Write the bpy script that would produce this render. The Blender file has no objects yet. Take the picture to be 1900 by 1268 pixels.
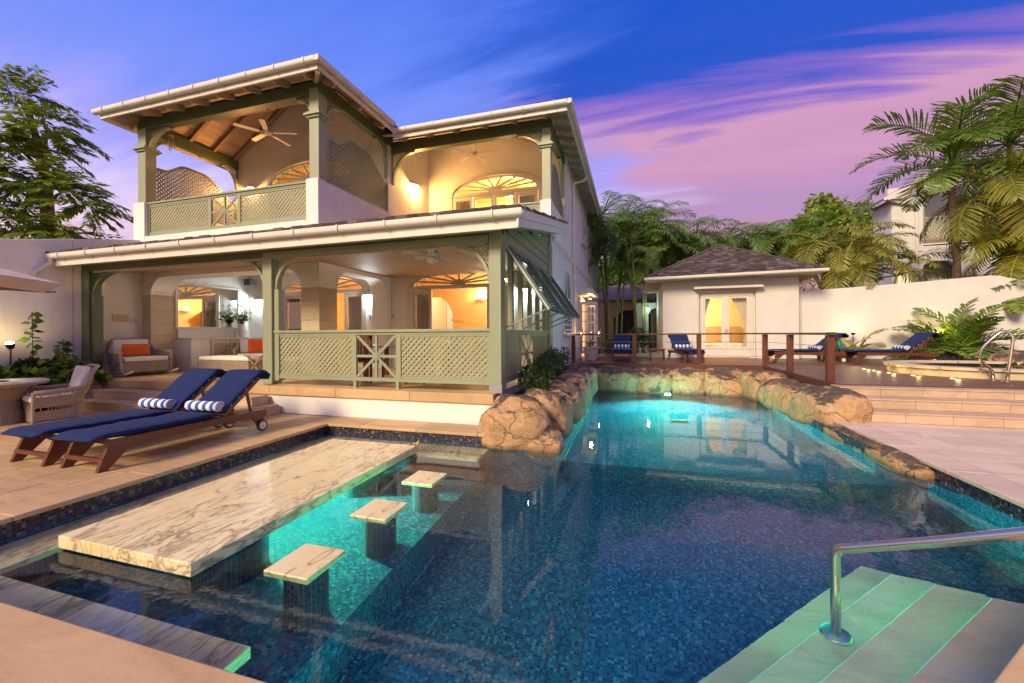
import bpy, bmesh, math, random
from mathutils import Vector, Matrix, noise as mn
S = bpy.context.scene
C = S.collection
R = math.radians
rnd = random.Random(7)

# ------------------------------------------------------------------ camera
cam_d = bpy.data.cameras.new('camera'); cam = bpy.data.objects.new('camera', cam_d); C.objects.link(cam)
yaw, roll = R(16.5407), R(-0.35223)
rx = Vector((math.cos(yaw), math.sin(yaw), 0)); fw = Vector((-math.sin(yaw), math.cos(yaw), 0)); up = Vector((0, 0, 1))
r3 = rx*math.cos(roll) + up*math.sin(roll); u3 = up*math.cos(roll) - rx*math.sin(roll)
M = Matrix((r3, u3, -fw)).transposed().to_4x4(); M.translation = (0, 0, 1.52)
cam.matrix_world = M
cam_d.sensor_width = 36; cam_d.lens = 753.77/1900*36; cam_d.shift_y = -14.22/1900
cam_d.clip_start = .05; cam_d.clip_end = 2000
S.camera = cam

# ------------------------------------------------------------------ sky
W = bpy.data.worlds.new('World'); S.world = W; W.use_nodes = True
nt = W.node_tree; nt.nodes.clear()
def WN(t, **k):
    n = nt.nodes.new(t)
    for a, b in k.items(): setattr(n, a, b)
    return n
def WL(a, b): nt.links.new(a, b)
def wmath(op, a, b=None, c=None):
    n = WN('ShaderNodeMath', operation=op)
    for i, v in enumerate((a, b, c)):
        if v is None: continue
        if isinstance(v, (int, float)): n.inputs[i].default_value = v
        else: WL(v, n.inputs[i])
    return n.outputs[0]
def wramp(fac, stops, interp='LINEAR'):
    n = WN('ShaderNodeValToRGB'); cr = n.color_ramp; cr.interpolation = interp
    while len(cr.elements) < len(stops): cr.elements.new(.5)
    for e, (p, c) in zip(cr.elements, stops): e.position = p; e.color = (*c, 1) if len(c) == 3 else c
    WL(fac, n.inputs[0]); return n.outputs[0]
def wmix(f, a, b, mode='MIX'):
    n = WN('ShaderNodeMix', data_type='RGBA', blend_type=mode)
    if isinstance(f, float): n.inputs[0].default_value = f
    else: WL(f, n.inputs[0])
    for i, v in ((6, a), (7, b)):
        if isinstance(v, tuple): n.inputs[i].default_value = (*v, 1)
        else: WL(v, n.inputs[i])
    return n.outputs[2]
tc = WN('ShaderNodeTexCoord'); sep = WN('ShaderNodeSeparateXYZ'); WL(tc.outputs['Generated'], sep.inputs[0])
sx, sy, sz = sep.outputs
zz = wmath('MAXIMUM', sz, 0.0)
den = wmath('ADD', zz, .22)
cx = wmath('DIVIDE', sx, den); cyy = wmath('DIVIDE', sy, den)
comb = WN('ShaderNodeCombineXYZ'); WL(cx, comb.inputs[0]); WL(cyy, comb.inputs[1])
def cloud(scale, rot, stretch, detail, dist, off=(0, 0, 0), rough=.55):
    m = WN('ShaderNodeMapping'); m.inputs['Rotation'].default_value = (0, 0, R(rot)); m.inputs['Scale'].default_value = stretch
    m.inputs['Location'].default_value = off
    WL(comb.outputs[0], m.inputs[0])
    n = WN('ShaderNodeTexNoise'); n.inputs['Scale'].default_value = scale; n.inputs['Detail'].default_value = detail
    n.inputs['Roughness'].default_value = rough; n.inputs['Distortion'].default_value = dist
    WL(m.outputs[0], n.inputs['Vector']); return n.outputs['Fac']
n1 = cloud(1.0, 24, (.42, 1.5, 1), 8, .8, (1.3, .45, 0)); n2 = cloud(2.4, 24, (.30, 2.0, 1), 9, .9, (7, 1, 2), .62); n3 = cloud(.55, 24, (.7, 1.2, 1), 4, .4, (3, 5, 1))
warp = wmath('ADD', wmath('MULTIPLY', wmath('SUBTRACT', n1, .5), .34), wmath('MULTIPLY', wmath('SUBTRACT', n2, .5), .20))
zw = wmath('ADD', zz, wmath('MULTIPLY', warp, wramp(zz, [(0, (.35,)*3), (.25, (1,)*3), (1, (1,)*3)])))
lat = wmath('ADD', wmath('MULTIPLY', sx, .958), wmath('MULTIPLY', sy, .285))          # how far to the right of the view axis
lf = wramp(wmath('ADD', wmath('MULTIPLY', lat, .55), wmath('MULTIPLY', wmath('SUBTRACT', wmath('ADD', n3, wmath('MULTIPLY', n2, .5)), .75), 1.0)), [(-.0, (0, 0, 0)), (.24, (1, 1, 1))], 'EASE')
zr2 = wmath('ADD', zw, wmath('MULTIPLY', lat, .07))
rightc = wramp(zr2, [(0, (0.871, 0.515, 0.352)), (0.1, (0.823, 0.423, 0.392)), (0.18, (0.687, 0.342, 0.413)), (0.25, (0.491, 0.287, 0.456)), (0.31, (0.456, 0.279, 0.527)), (0.37, (0.578, 0.296, 0.503)), (0.425, (0.617, 0.323, 0.515)), (0.465, (0.238, 0.144, 0.578)), (0.51, (0.03, 0.098, 0.565)), (0.58, (0.016, 0.093, 0.565)), (0.68, (0.045, 0.138, 0.716)), (0.8, (0.216, 0.246, 0.672)), (1, (0.305, 0.305, 0.672))])  # topmost stops lightened overhead, out of view, to raise the ambient light
leftc = wramp(zw, [(0, (0.973, 0.617, 0.479)), (0.1, (0.939, 0.658, 0.644)), (0.2, (0.839, 0.617, 0.791)), (0.28, (0.701, 0.578, 0.888)), (0.35, (0.371, 0.361, 0.922)), (0.43, (0.202, 0.287, 0.905)), (0.54, (0.127, 0.238, 0.871)), (0.64, (0.089, 0.195, 0.839)), (0.78, (0.246, 0.27, 0.687)), (1, (0.305, 0.305, 0.672))])  # same lightened zenith above the view, for more ambient light
c1 = wmix(lf, leftc, rightc)
darkn = cloud(1.3, 20, (.33, 1.6, 1), 8, .9, (4.1, 2.2, 3)); dm = wramp(darkn, [(.53, (0, 0, 0)), (.68, (1, 1, 1))], 'EASE')
dmask = wmath('MULTIPLY', dm, wramp(zz, [(0, (.7,)*3), (.22, (.62,)*3), (.34, (.15,)*3), (1, (.1,)*3)]))
c2 = wmix(dmask, c1, wramp(zz, [(0, (0.434, 0.188, 0.402)), (0.15, (0.262, 0.162, 0.552)), (0.4, (0.102, 0.089, 0.578)), (1, (0.061, 0.089, 0.578))]))
# sunset glow added out of view, behind left, to warm and lift the ambient light
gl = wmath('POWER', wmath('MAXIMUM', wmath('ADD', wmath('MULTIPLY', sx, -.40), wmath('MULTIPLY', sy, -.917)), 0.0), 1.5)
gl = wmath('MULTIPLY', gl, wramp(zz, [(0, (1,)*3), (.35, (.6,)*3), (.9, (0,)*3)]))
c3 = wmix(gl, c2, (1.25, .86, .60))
gmask = wramp(sz, [(0, (0, 0, 0)), (.004, (1, 1, 1))])
c4 = wmix(gmask, (.10, .09, .09), c3)
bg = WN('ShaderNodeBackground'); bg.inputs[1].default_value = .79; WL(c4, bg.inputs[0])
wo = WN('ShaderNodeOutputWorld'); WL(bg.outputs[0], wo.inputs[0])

# ------------------------------------------------------------------ dusk glow: the one sun, low and very soft
sd = bpy.data.lights.new('sun', 'SUN'); sun = bpy.data.objects.new('sun', sd); C.objects.link(sun)
sd.energy = 3.5; sd.angle = R(18); sd.color = (1, .79, .50)
sun.rotation_euler = Vector((.33, .80, -.52)).to_track_quat('-Z', 'Y').to_euler()

S.view_settings.view_transform = 'Standard'; S.view_settings.look = 'None'
S.view_settings.exposure = 0.46; S.view_settings.gamma = 1; S.view_settings.use_curve_mapping = False
S.render.engine = 'CYCLES'
S.cycles.use_denoising = True
S.cycles.max_bounces = 10; S.cycles.diffuse_bounces = 4; S.cycles.glossy_bounces = 5; S.cycles.transmission_bounces = 6; S.cycles.transparent_max_bounces = 12
S.cycles.sample_clamp_indirect = 4.0; S.cycles.caustics_reflective = False; S.cycles.caustics_refractive = True; S.cycles.blur_glossy = .4

# ------------------------------------------------------------------ mesh helpers
LOC = {}
def wloc(o):
    v = Vector((0, 0, 0))
    while o is not None: v += LOC.get(o.name, Vector((0, 0, 0))); o = o.parent
    return v
class MB:
    def __init__(s): s.v = []; s.f = []
    def add(s, vs, fs):
        n = len(s.v); s.v += [tuple(v) for v in vs]; s.f += [tuple(i+n for i in f) for f in fs]; return s
    def box(s, x0, x1, y0, y1, z0, z1):
        return s.add([(x0,y0,z0),(x1,y0,z0),(x1,y1,z0),(x0,y1,z0),(x0,y0,z1),(x1,y0,z1),(x1,y1,z1),(x0,y1,z1)],
            [(0,3,2,1),(4,5,6,7),(0,1,5,4),(1,2,6,5),(2,3,7,6),(3,0,4,7)])
    def bar(s, p, q, w, h, upv=(0, 0, 1)):
        p, q = Vector(p), Vector(q); d = (q-p).normalized(); u = Vector(upv)
        a = d.cross(u)
        if a.length < 1e-4: a = d.cross(Vector((1, 0, 0)))
        a.normalize(); b = a.cross(d).normalized(); a *= w/2; b *= h/2
        vs = [p-a-b, p+a-b, p+a+b, p-a+b, q-a-b, q+a-b, q+a+b, q-a+b]
        return s.add(vs, [(0,1,2,3),(7,6,5,4),(0,4,5,1),(1,5,6,2),(2,6,7,3),(3,7,4,0)])
    def tube(s, pts, r, n=8, cap=True, closed=False):
        pts = [Vector(p) for p in pts]; m = len(pts); rs = r if isinstance(r, (list, tuple)) else [r]*m
        vs = []; pa = None
        for i, p in enumerate(pts):
            if closed: d = pts[(i+1) % m]-pts[i-1]
            else: d = pts[min(i+1, m-1)]-pts[max(i-1, 0)]
            d.normalize()
            if pa is None: a = d.cross(Vector((0, 0, 1)));  a = a if a.length > .05 else d.cross(Vector((1, 0, 0)))
            else: a = pa - d*pa.dot(d)
            a.normalize(); pa = a; b = d.cross(a)
            for k in range(n):
                t = 2*math.pi*k/n; vs.append(p+(a*math.cos(t)+b*math.sin(t))*rs[i])
        fs = []
        for i in range(m if closed else m-1):
            j = (i+1) % m
            for k in range(n): fs.append((i*n+k, i*n+(k+1) % n, j*n+(k+1) % n, j*n+k))
        if cap and not closed: fs += [tuple(range(n-1, -1, -1)), tuple((m-1)*n+k for k in range(n))]
        return s.add(vs, fs)
    def lathe(s, prof, c=(0, 0, 0), n=20, a0=0, a1=360):
        full = abs(a1-a0) >= 360; k = n if full else n+1; vs = []; fs = []
        for r, z in prof:
            for i in range(k):
                t = R(a0+(a1-a0)*i/n); vs.append((c[0]+r*math.cos(t), c[1]+r*math.sin(t), c[2]+z))
        for j in range(len(prof)-1):
            for i in range(n):
                i2 = (i+1) % k
                fs.append((j*k+i, j*k+i2, (j+1)*k+i2, (j+1)*k+i))
        return s.add(vs, fs)
    def prism(s, poly, ax, a, b):
        f = {'x': lambda u, v, w: (w, u, v), 'y': lambda u, v, w: (u, w, v), 'z': lambda u, v, w: (u, v, w)}[ax]
        n = len(poly); vs = [f(u, v, a) for u, v in poly]+[f(u, v, b) for u, v in poly]
        return s.add(vs, [tuple(range(n)), tuple(range(2*n-1, n-1, -1))]+[(i, i+n, (i+1) % n+n, (i+1) % n) for i in range(n)])
    def sheet(s, rows):
        m = len(rows[0]); vs = [p for r in rows for p in r]
        return s.add(vs, [(i*m+j, i*m+j+1, (i+1)*m+j+1, (i+1)*m+j) for i in range(len(rows)-1) for j in range(m-1)])
    def xf(s, M): s.v = [tuple(M @ Vector(v)) for v in s.v]; return s
    def build(s, name, m, parent=None, smooth=False, bevel=0, solid=True, kind=None, seg=2, thick=0):
        o = wloc(parent)
        me = bpy.data.meshes.new(name); me.from_pydata([(x-o.x, y-o.y, z-o.z) for x, y, z in s.v], [], s.f)
        if solid:
            b = bmesh.new(); b.from_mesh(me); bmesh.ops.recalc_face_normals(b, faces=b.faces); b.to_mesh(me); b.free()
        if smooth:
            me.polygons.foreach_set('use_smooth', [True]*len(me.polygons))
        me.materials.append(m); ob = bpy.data.objects.new(name, me); C.objects.link(ob)
        if parent is not None: ob.parent = parent
        if thick:
            q = ob.modifiers.new('thick', 'SOLIDIFY'); q.thickness = thick; q.offset = 0
        if bevel:
            q = ob.modifiers.new('bevel', 'BEVEL'); q.width = bevel; q.segments = seg; q.limit_method = 'ANGLE'; q.angle_limit = R(40)
        if kind: ob['kind'] = kind
        return ob
def bx(*a): return MB().box(*a)
def thing(name, label, cat, loc=(0, 0, 0), group=None, kind=None):
    o = bpy.data.objects.new(name, None); o.empty_display_size = .2; C.objects.link(o); o.location = loc; LOC[o.name] = Vector(loc)
    o['label'] = label; o['category'] = cat
    if group: o['group'] = group
    if kind: o['kind'] = kind
    return o
def tag(o, label, cat, group=None):
    o['label'] = label; o['category'] = cat
    if group: o['group'] = group
    return o
def put(o, loc, rz=0, ry=0):
    o.location = loc; o.rotation_euler = (0, ry, rz); return o
def dup(root, loc=None, rz=None, label=None, parent=None):
    c = root.copy(); C.objects.link(c)
    if parent is not None: c.parent = parent
    if loc is not None: c.location = loc
    if rz is not None: c.rotation_euler = (0, 0, rz)
    if label: c['label'] = label
    for ch in list(root.children): dup(ch, parent=c)
    return c
def share(mesh_ob, name, parent, loc, rot=(0, 0, 0), scale=(1, 1, 1)):
    o = bpy.data.objects.new(name, mesh_ob if isinstance(mesh_ob, bpy.types.Mesh) else mesh_ob.data); C.objects.link(o)
    if parent is not None: o.parent = parent
    o.location = loc; o.rotation_euler = rot; o.scale = scale; return o
def lamp(name, loc, power, col, r=.06, typ='POINT', d=None, spot=120, blend=.6):
    l = bpy.data.lights.new(name, typ); l.energy = power; l.color = col; l.shadow_soft_size = r
    if typ == 'SPOT': l.spot_size = R(spot); l.spot_blend = blend
    o = bpy.data.objects.new(name, l); C.objects.link(o); o.location = loc
    if d: o.rotation_euler = Vector(d).to_track_quat('-Z', 'Y').to_euler()
    return o
def lattice(mb, O, U, V, inside, u1, v1, sp=.075, w=.04, t=.009, u0=0, v0=0, dirs=(1, -1)):
    O, U, V = Vector(O), Vector(U), Vector(V); N = U.cross(V).normalized()
    q = math.sqrt(.5); umid, vmid = (u0+u1)/2, (v0+v1)/2; ext = abs(u1-u0)+abs(v1-v0)
    for s in dirs:
        d = (q, q*s); pn = (-q*s, q); k = int(ext/sp)+1
        for i in range(-k, k+1):
            cu, cv = umid+pn[0]*i*sp, vmid+pn[1]*i*sp
            n = 240; st = None
            for j in range(n+1):
                a = -ext/2*1.05+ext*1.05*j/n; uu, vv = cu+d[0]*a, cv+d[1]*a
                ok = u0 <= uu <= u1 and v0 <= vv <= v1 and inside(uu, vv) and j < n
                if ok and st is None: st = (uu, vv)
                elif not ok and st is not None:
                    if abs(last[0]-st[0]) > w*.5:
                        off = N*(t*.5*s)
                        mb.bar(O+U*st[0]+V*st[1]+off, O+U*last[0]+V*last[1]+off, w, t, N)
                    st = None
                if ok: last = (uu, vv)
    return mb

# ------------------------------------------------------------------ materials
class NB:
    def __init__(s, name):
        s.m = bpy.data.materials.new(name); s.m.use_nodes = True; s.t = s.m.node_tree; s.p = s.t.nodes['Principled BSDF']; s.out = s.t.nodes['Material Output']
        s.co = s.n('ShaderNodeTexCoord').outputs['Object']
    def n(s, t, **k):
        x = s.t.nodes.new(t)
        for a, b in k.items(): setattr(x, a, b)
        return x
    def l(s, a, b): s.t.links.new(a, b)
    def inp(s, sock, v):
        if isinstance(v, (int, float)): sock.default_value = v
        elif isinstance(v, tuple): sock.default_value = (*v, 1) if len(v) == 3 and sock.type == 'RGBA' else v
        else: s.l(v, sock)
    def math(s, op, a, b=0, c=0):
        x = s.n('ShaderNodeMath', operation=op)
        for i, v in enumerate((a, b, c)): s.inp(x.inputs[i], v)
        return x.outputs[0]
    def map(s, scale=(1, 1, 1), rot=(0, 0, 0), loc=(0, 0, 0), vec=None):
        x = s.n('ShaderNodeMapping'); x.inputs['Scale'].default_value = scale; x.inputs['Rotation'].default_value = rot; x.inputs['Location'].default_value = loc
        s.l(vec or s.co, x.inputs[0]); return x.outputs[0]
    def noise(s, scale, detail=5, rough=.55, dist=0, vec=None, out='Fac'):
        x = s.n('ShaderNodeTexNoise'); s.l(vec or s.co, x.inputs['Vector'])
        for a, b in (('Scale', scale), ('Detail', detail), ('Roughness', rough), ('Distortion', dist)): x.inputs[a].default_value = b
        return x.outputs[out]
    def ramp(s, f, stops, interp='LINEAR'):
        x = s.n('ShaderNodeValToRGB'); cr = x.color_ramp; cr.interpolation = interp
        while len(cr.elements) < len(stops): cr.elements.new(.5)
        for e, (p, c) in zip(cr.elements, stops): e.position = p; e.color = (c, c, c, 1) if isinstance(c, (int, float)) else (*c, 1)
        s.l(f, x.inputs[0]); return x.outputs[0]
    def mix(s, f, a, b, mode='MIX'):
        x = s.n('ShaderNodeMix', data_type='RGBA', blend_type=mode); s.inp(x.inputs[0], f); s.inp(x.inputs[6], a); s.inp(x.inputs[7], b); return x.outputs[2]
    def bump(s, h, strength=.3, dist=.01):
        x = s.n('ShaderNodeBump'); x.inputs['Strength'].default_value = strength; x.inputs['Distance'].default_value = dist; s.l(h, x.inputs['Height'])
        s.l(x.outputs[0], s.p.inputs['Normal']); return x
    def set(s, col=None, rough=None, metal=None, **k):
        if col is not None: s.inp(s.p.inputs['Base Color'], col)
        if rough is not None: s.inp(s.p.inputs['Roughness'], rough)
        if metal is not None: s.inp(s.p.inputs['Metallic'], metal)
        for a, b in k.items(): s.inp(s.p.inputs[a.replace('_', ' ')], b)
        return s.m
    def objrand(s): return s.n('ShaderNodeObjectInfo').outputs['Random']
def simple(name, c1, c2=None, scale=4, rough=.6, bump=0, bscale=60, metal=0, stretch=(1, 1, 1), vary=0, bdist=.004):
    b = NB(name); c2 = c2 or tuple(x*.82 for x in c1)
    v = b.map(stretch); f = b.noise(scale, 6, .6, .3, v)
    col = b.ramp(f, [(.3, c2), (.7, c1)])
    if vary:
        col = b.mix(1.0, col, b.ramp(b.objrand(), [(0, 1-vary), (1, 1+vary*.3)]), 'MULTIPLY')
    if bump: b.bump(b.noise(bscale, 4, .6, 0, v), bump, bdist)
    return b.set(col, rough, metal)
def stucco(name, c1, c2, stain):
    b = NB(name); col = b.ramp(b.noise(1.1, 6, .6, .4), [(.32, c2), (.68, c1)])
    v = b.map((5, 5, .35)); m = b.math('MULTIPLY', b.ramp(b.noise(1.6, 6, .65, .3, v), [(.52, 0.0), (.78, 1.0)]), b.ramp(b.noise(.7, 3), [(.4, .1), (.65, .7)]))
    col = b.mix(b.math('MULTIPLY', m, .75), col, stain)
    b.bump(b.math('ADD', b.noise(80, 4, .6), b.math('MULTIPLY', b.noise(6, 3), 2.0)), .14, .004)
    return b.set(col, .8)
def uvpick(b, size):
    g = b.n('ShaderNodeNewGeometry').outputs['True Normal']; sp = b.n('ShaderNodeSeparateXYZ'); b.l(g, sp.inputs[0])
    p = b.n('ShaderNodeSeparateXYZ'); b.l(b.co, p.inputs[0])
    nx = b.math('GREATER_THAN', b.math('ABSOLUTE', sp.outputs[0]), .7); nz = b.math('GREATER_THAN', b.math('ABSOLUTE', sp.outputs[2]), .7)
    u = b.math('ADD', b.math('MULTIPLY', p.outputs[0], b.math('SUBTRACT', 1, nx)), b.math('MULTIPLY', p.outputs[1], nx))
    v = b.math('ADD', b.math('MULTIPLY', p.outputs[2], b.math('SUBTRACT', 1, nz)), b.math('MULTIPLY', p.outputs[1], nz))
    return b.math('DIVIDE', u, size), b.math('DIVIDE', v, size)
def mosaic(name, stops, size=.025, grout=(.05, .06, .08), gw=.12, rough=.25):
    b = NB(name); u, v = uvpick(b, size)
    cmb = b.n('ShaderNodeCombineXYZ'); b.l(b.math('FLOOR', u), cmb.inputs[0]); b.l(b.math('FLOOR', v), cmb.inputs[1])
    wn = b.n('ShaderNodeTexWhiteNoise', noise_dimensions='2D'); b.l(cmb.outputs[0], wn.inputs['Vector'])
    col = b.ramp(wn.outputs['Value'], stops, 'CONSTANT')
    gu = b.math('LESS_THAN', b.math('FRACT', u), gw); gv = b.math('LESS_THAN', b.math('FRACT', v), gw)
    g = b.math('MAXIMUM', gu, gv)
    col = b.mix(g, col, grout)
    b.bump(b.math('SUBTRACT', 1, g), .15, .002)
    return b.set(col, b.math('ADD', b.math('MULTIPLY', g, .5), rough))
def stone(name, c1, c2, c3, scale=1.2, stretch=(1, 1, 1), rot=0, rough=.5, bump=.08, vary=.08):
    b = NB(name); v = b.map(stretch, (0, 0, rot)); f = b.noise(scale, 8, .6, .8, v)
    col = b.ramp(f, [(.28, c3), (.48, c2), (.72, c1)])
    fine = b.noise(60, 3, .6)
    col = b.mix(.25, col, b.ramp(fine, [(.35, tuple(x*.75 for x in c2)), (.6, c1)]))
    col = b.mix(1.0, col, b.ramp(b.objrand(), [(0, 1-vary), (1, 1.0)]), 'MULTIPLY')
    stn = b.ramp(b.noise(.55, 6, .62, .6), [(.50, 0.0), (.72, 1.0)]); col = b.mix(b.math('MULTIPLY', stn, .28), col, tuple(x*.55 for x in c3))
    b.bump(b.noise(45, 5, .6, 0, v), bump, .004)
    return b.set(col, b.ramp(f, [(.3, rough+.1), (.7, rough)]))
def marble(name, base, vein, warm):
    b = NB(name); v = b.map((1.35, .34, 1), (0, 0, R(14)))
    w = b.noise(.9, 3, .5, 0, v, 'Color'); vv = b.n('ShaderNodeVectorMath', operation='MULTIPLY_ADD'); b.l(w, vv.inputs[0]); vv.inputs[1].default_value = (.55, .55, .55); b.l(v, vv.inputs[2])
    def veins(sc, wd, off):
        f = b.noise(sc, 3.5, .55, .35, b.map(loc=(off, off*.7, 0), vec=vv.outputs[0])); return b.ramp(b.math('ABSOLUTE', b.math('SUBTRACT', f, .5)), [(0, 1.0), (wd*.5, .75), (wd*1.8, .12), (wd*4, 0.0)])
    patch = b.ramp(b.noise(1.5, 3, .5, 0, v), [(.40, .10), (.58, 1.0)])
    m = b.math('MAXIMUM', b.math('MULTIPLY', veins(2.2, .009, 0), .9), b.math('MULTIPLY', b.math('MAXIMUM', veins(3.4, .011, 5.3), b.math('MULTIPLY', veins(6.5, .013, 9.1), .7)), patch))
    bc = b.ramp(b.noise(1.2, 5, .6, .5, vv.outputs[0]), [(.35, warm), (.6, base)])
    b.bump(b.noise(30, 4, .6), .03, .002)
    return b.set(b.mix(b.math('MULTIPLY', m, .80), bc, vein), b.ramp(b.noise(7, 4), [(.3, .22), (.7, .38)]))

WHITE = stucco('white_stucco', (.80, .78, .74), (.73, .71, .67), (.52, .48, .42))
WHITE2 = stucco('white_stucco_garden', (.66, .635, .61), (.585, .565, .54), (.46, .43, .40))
CREAM = simple('white_trim_paint', (.68, .64, .58), (.60, .565, .51), 3, .5)
SAGE = simple('sage_paint', (.29, .315, .205), (.25, .275, .18), 3, .42, .05, 40, stretch=(1, 1, .2))
LATT = simple('sage_lattice_paint', (.33, .33, .20), (.28, .285, .175), 3, .5)
LATD = simple('dark_sage_lattice_paint', (.19, .215, .135), (.16, .18, .115), 3, .5)
DGREEN = simple('dark_green_paint', (.10, .135, .06), (.085, .115, .05), 3, .45)
TEALG = simple('shutter_green', (.075, .15, .11), (.06, .12, .09), 3, .35)
SOFFIT = simple('whitewashed_wood', (.52, .40, .30), (.43, .33, .24), 3, .6, .05, 30, stretch=(6, .6, 1))
PINE = simple('ceiling_board_wood', (.50, .34, .22), (.42, .28, .18), 2.5, .55, .05, 30, stretch=(6, .6, 6), vary=.2)
RAFT = simple('rafter_wood', (.30, .19, .12), (.24, .15, .09), 2.5, .55)
COVE = stone('coral_stone', (.62, .52, .37), (.55, .45, .31), (.48, .39, .26), 2, rough=.75, bump=.2)
TRAV = stone('travertine', (.70, .48, .255), (.60, .38, .185), (.45, .26, .12), 1.6, (.9, 2.6, 1), R(8), .45, .09, .20)
TRAVR = stone('travertine_right', (.80, .63, .50), (.72, .54, .41), (.58, .40, .29), 1.6, (.7, 3.0, 1), R(-4), .5, .09, .16)
STEPT = stone('step_tile_stone', (.62, .46, .33), (.54, .38, .26), (.44, .30, .20), 2.4, (1, 1, 2), 0, .55, .08, .14)
STEPU = stone('pool_step_stone', (.82, .67, .48), (.70, .55, .38), (.50, .38, .25), 2.2, (.8, 2.2, 1), R(45), .45, .06, .05)
GROUT = simple('joint_mortar', (.20, .15, .11), (.16, .12, .09), 8, .9)
MARB = marble('veined_marble', (.88, .74, .44), (.17, .10, .05), (.82, .64, .33))
MOS = mosaic('pool_mosaic', [(0, (.004, .042, .115)), (.25, (.007, .074, .175)), (.5, (.012, .11, .23)), (.72, (.020, .145, .27)), (.92, (.06, .22, .33))], .026, (.035, .07, .10))
MOSD = mosaic('waterline_mosaic', [(0, (.012, .013, .03)), (.35, (.03, .028, .055)), (.6, (.06, .05, .075)), (.82, (.13, .10, .10)), (.94, (.24, .19, .15))], .028, (.035, .03, .035), .10, .18)
MOSC = mosaic('column_mosaic', [(0, (.012, .014, .04)), (.4, (.02, .022, .06)), (.75, (.035, .035, .08))], .03, (.07, .07, .10), .10, .22)
DECK = simple('deck_wood', (.17, .065, .045), (.11, .042, .03), 2.2, .42, .1, 30, stretch=(.4, 6, 6), vary=.25)
MAHOG = simple('mahogany', (.14, .042, .022), (.095, .028, .016), 2.5, .32, .04, 30, stretch=(5, .6, 5))
NAVY = simple('navy_canvas', (.003, .018, .105), (.002, .011, .068), 9, .95, .6, 24, bdist=.012)
CUSH = simple('white_cushion', (.80, .77, .74), (.73, .70, .67), 4, .9, .15, 200, bdist=.002)
ORANGE = simple('orange_linen', (.72, .13, .02), (.62, .10, .015), 6, .9, .2, 220, bdist=.002)
CANVAS = simple('umbrella_canvas', (.62, .52, .46), (.55, .46, .40), 3, .85)
_b = NB('wood_shingle'); SHING = _b.set(_b.mix(.35, _b.ramp(_b.n('ShaderNodeNewGeometry').outputs['Random Per Island'], [(0, (.022, .016, .019)), (.5, (.085, .062, .068)), (1, (.25, .195, .195))]), _b.ramp(_b.noise(18, 4, .6, 0, _b.map((3, 1, 1))), [(.3, (.03, .022, .022)), (.7, (.16, .12, .12))])), .85)
STEEL = NB('stainless_steel').set((.68, .60, .50), .26, 1.0)
BLACK = simple('black_plastic', (.02, .02, .022), (.014, .014, .016), 5, .45)
GREY = simple('grey_plastic', (.30, .30, .30), None, 5, .5)
SOIL = simple('garden_soil', (.05, .032, .02), (.03, .02, .013), 8, .95, .6, 30, bdist=.03)
GROUNDM = simple('garden_ground', (.09, .075, .05), (.05, .05, .03), 1, .95, .4, 10)
WARMW = simple('ochre_interior_paint', (.78, .58, .32), (.72, .53, .28), 1.5, .7)
POT = simple('white_clay', (.66, .60, .54), (.56, .50, .45), 4, .7, .15, 50)
PORC = simple('vase_glaze', (.74, .70, .62), None, 4, .25)
TERRA = simple('interior_floor_tile', (.42, .30, .21), (.36, .25, .17), 2, .35)
LIMEW = simple('limed_cabinet_wood', (.66, .56, .47), (.58, .48, .39), 3, .5, .05, 40, stretch=(6, 6, .7))
CANE = simple('cane_panel', (.48, .38, .28), (.36, .28, .20), 60, .7, .4, 200)
CURT = simple('linen_curtain', (.60, .52, .42), (.50, .43, .34), 4, .9, stretch=(14, 14, .2))
HOSE = simple('green_hose', (.02, .30, .20), None, 4, .4)
MINT = simple('mint_wall', (.60, .74, .66), None, 1.5, .75)
def wicker(name, c1, c2):
    b = NB(name); p = b.n('ShaderNodeSeparateXYZ'); b.l(b.co, p.inputs[0])
    h = b.math('ADD', p.outputs[0], b.math('MULTIPLY', p.outputs[1], 1.0))
    a = b.math('SINE', b.math('MULTIPLY', h, 110)); c = b.math('SINE', b.math('MULTIPLY', p.outputs[2], 190))
    f = b.math('ADD', b.math('MULTIPLY', b.math('MULTIPLY', a, c), .5), .5)
    col = b.ramp(f, [(.10, tuple(x*.10 for x in c2)), (.42, c2), (.8, c1)])
    col = b.mix(.3, col, b.ramp(b.noise(9, 4), [(.35, c2), (.65, c1)]))
    b.bump(f, 1.0, .010)
    return b.set(col, .65)
WICK = wicker('grey_wicker', (.44, .36, .27), (.26, .20, .145))
WICKP = simple('wicker_binding', (.40, .32, .24), (.26, .20, .14), 30, .65, .6, 130)
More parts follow.
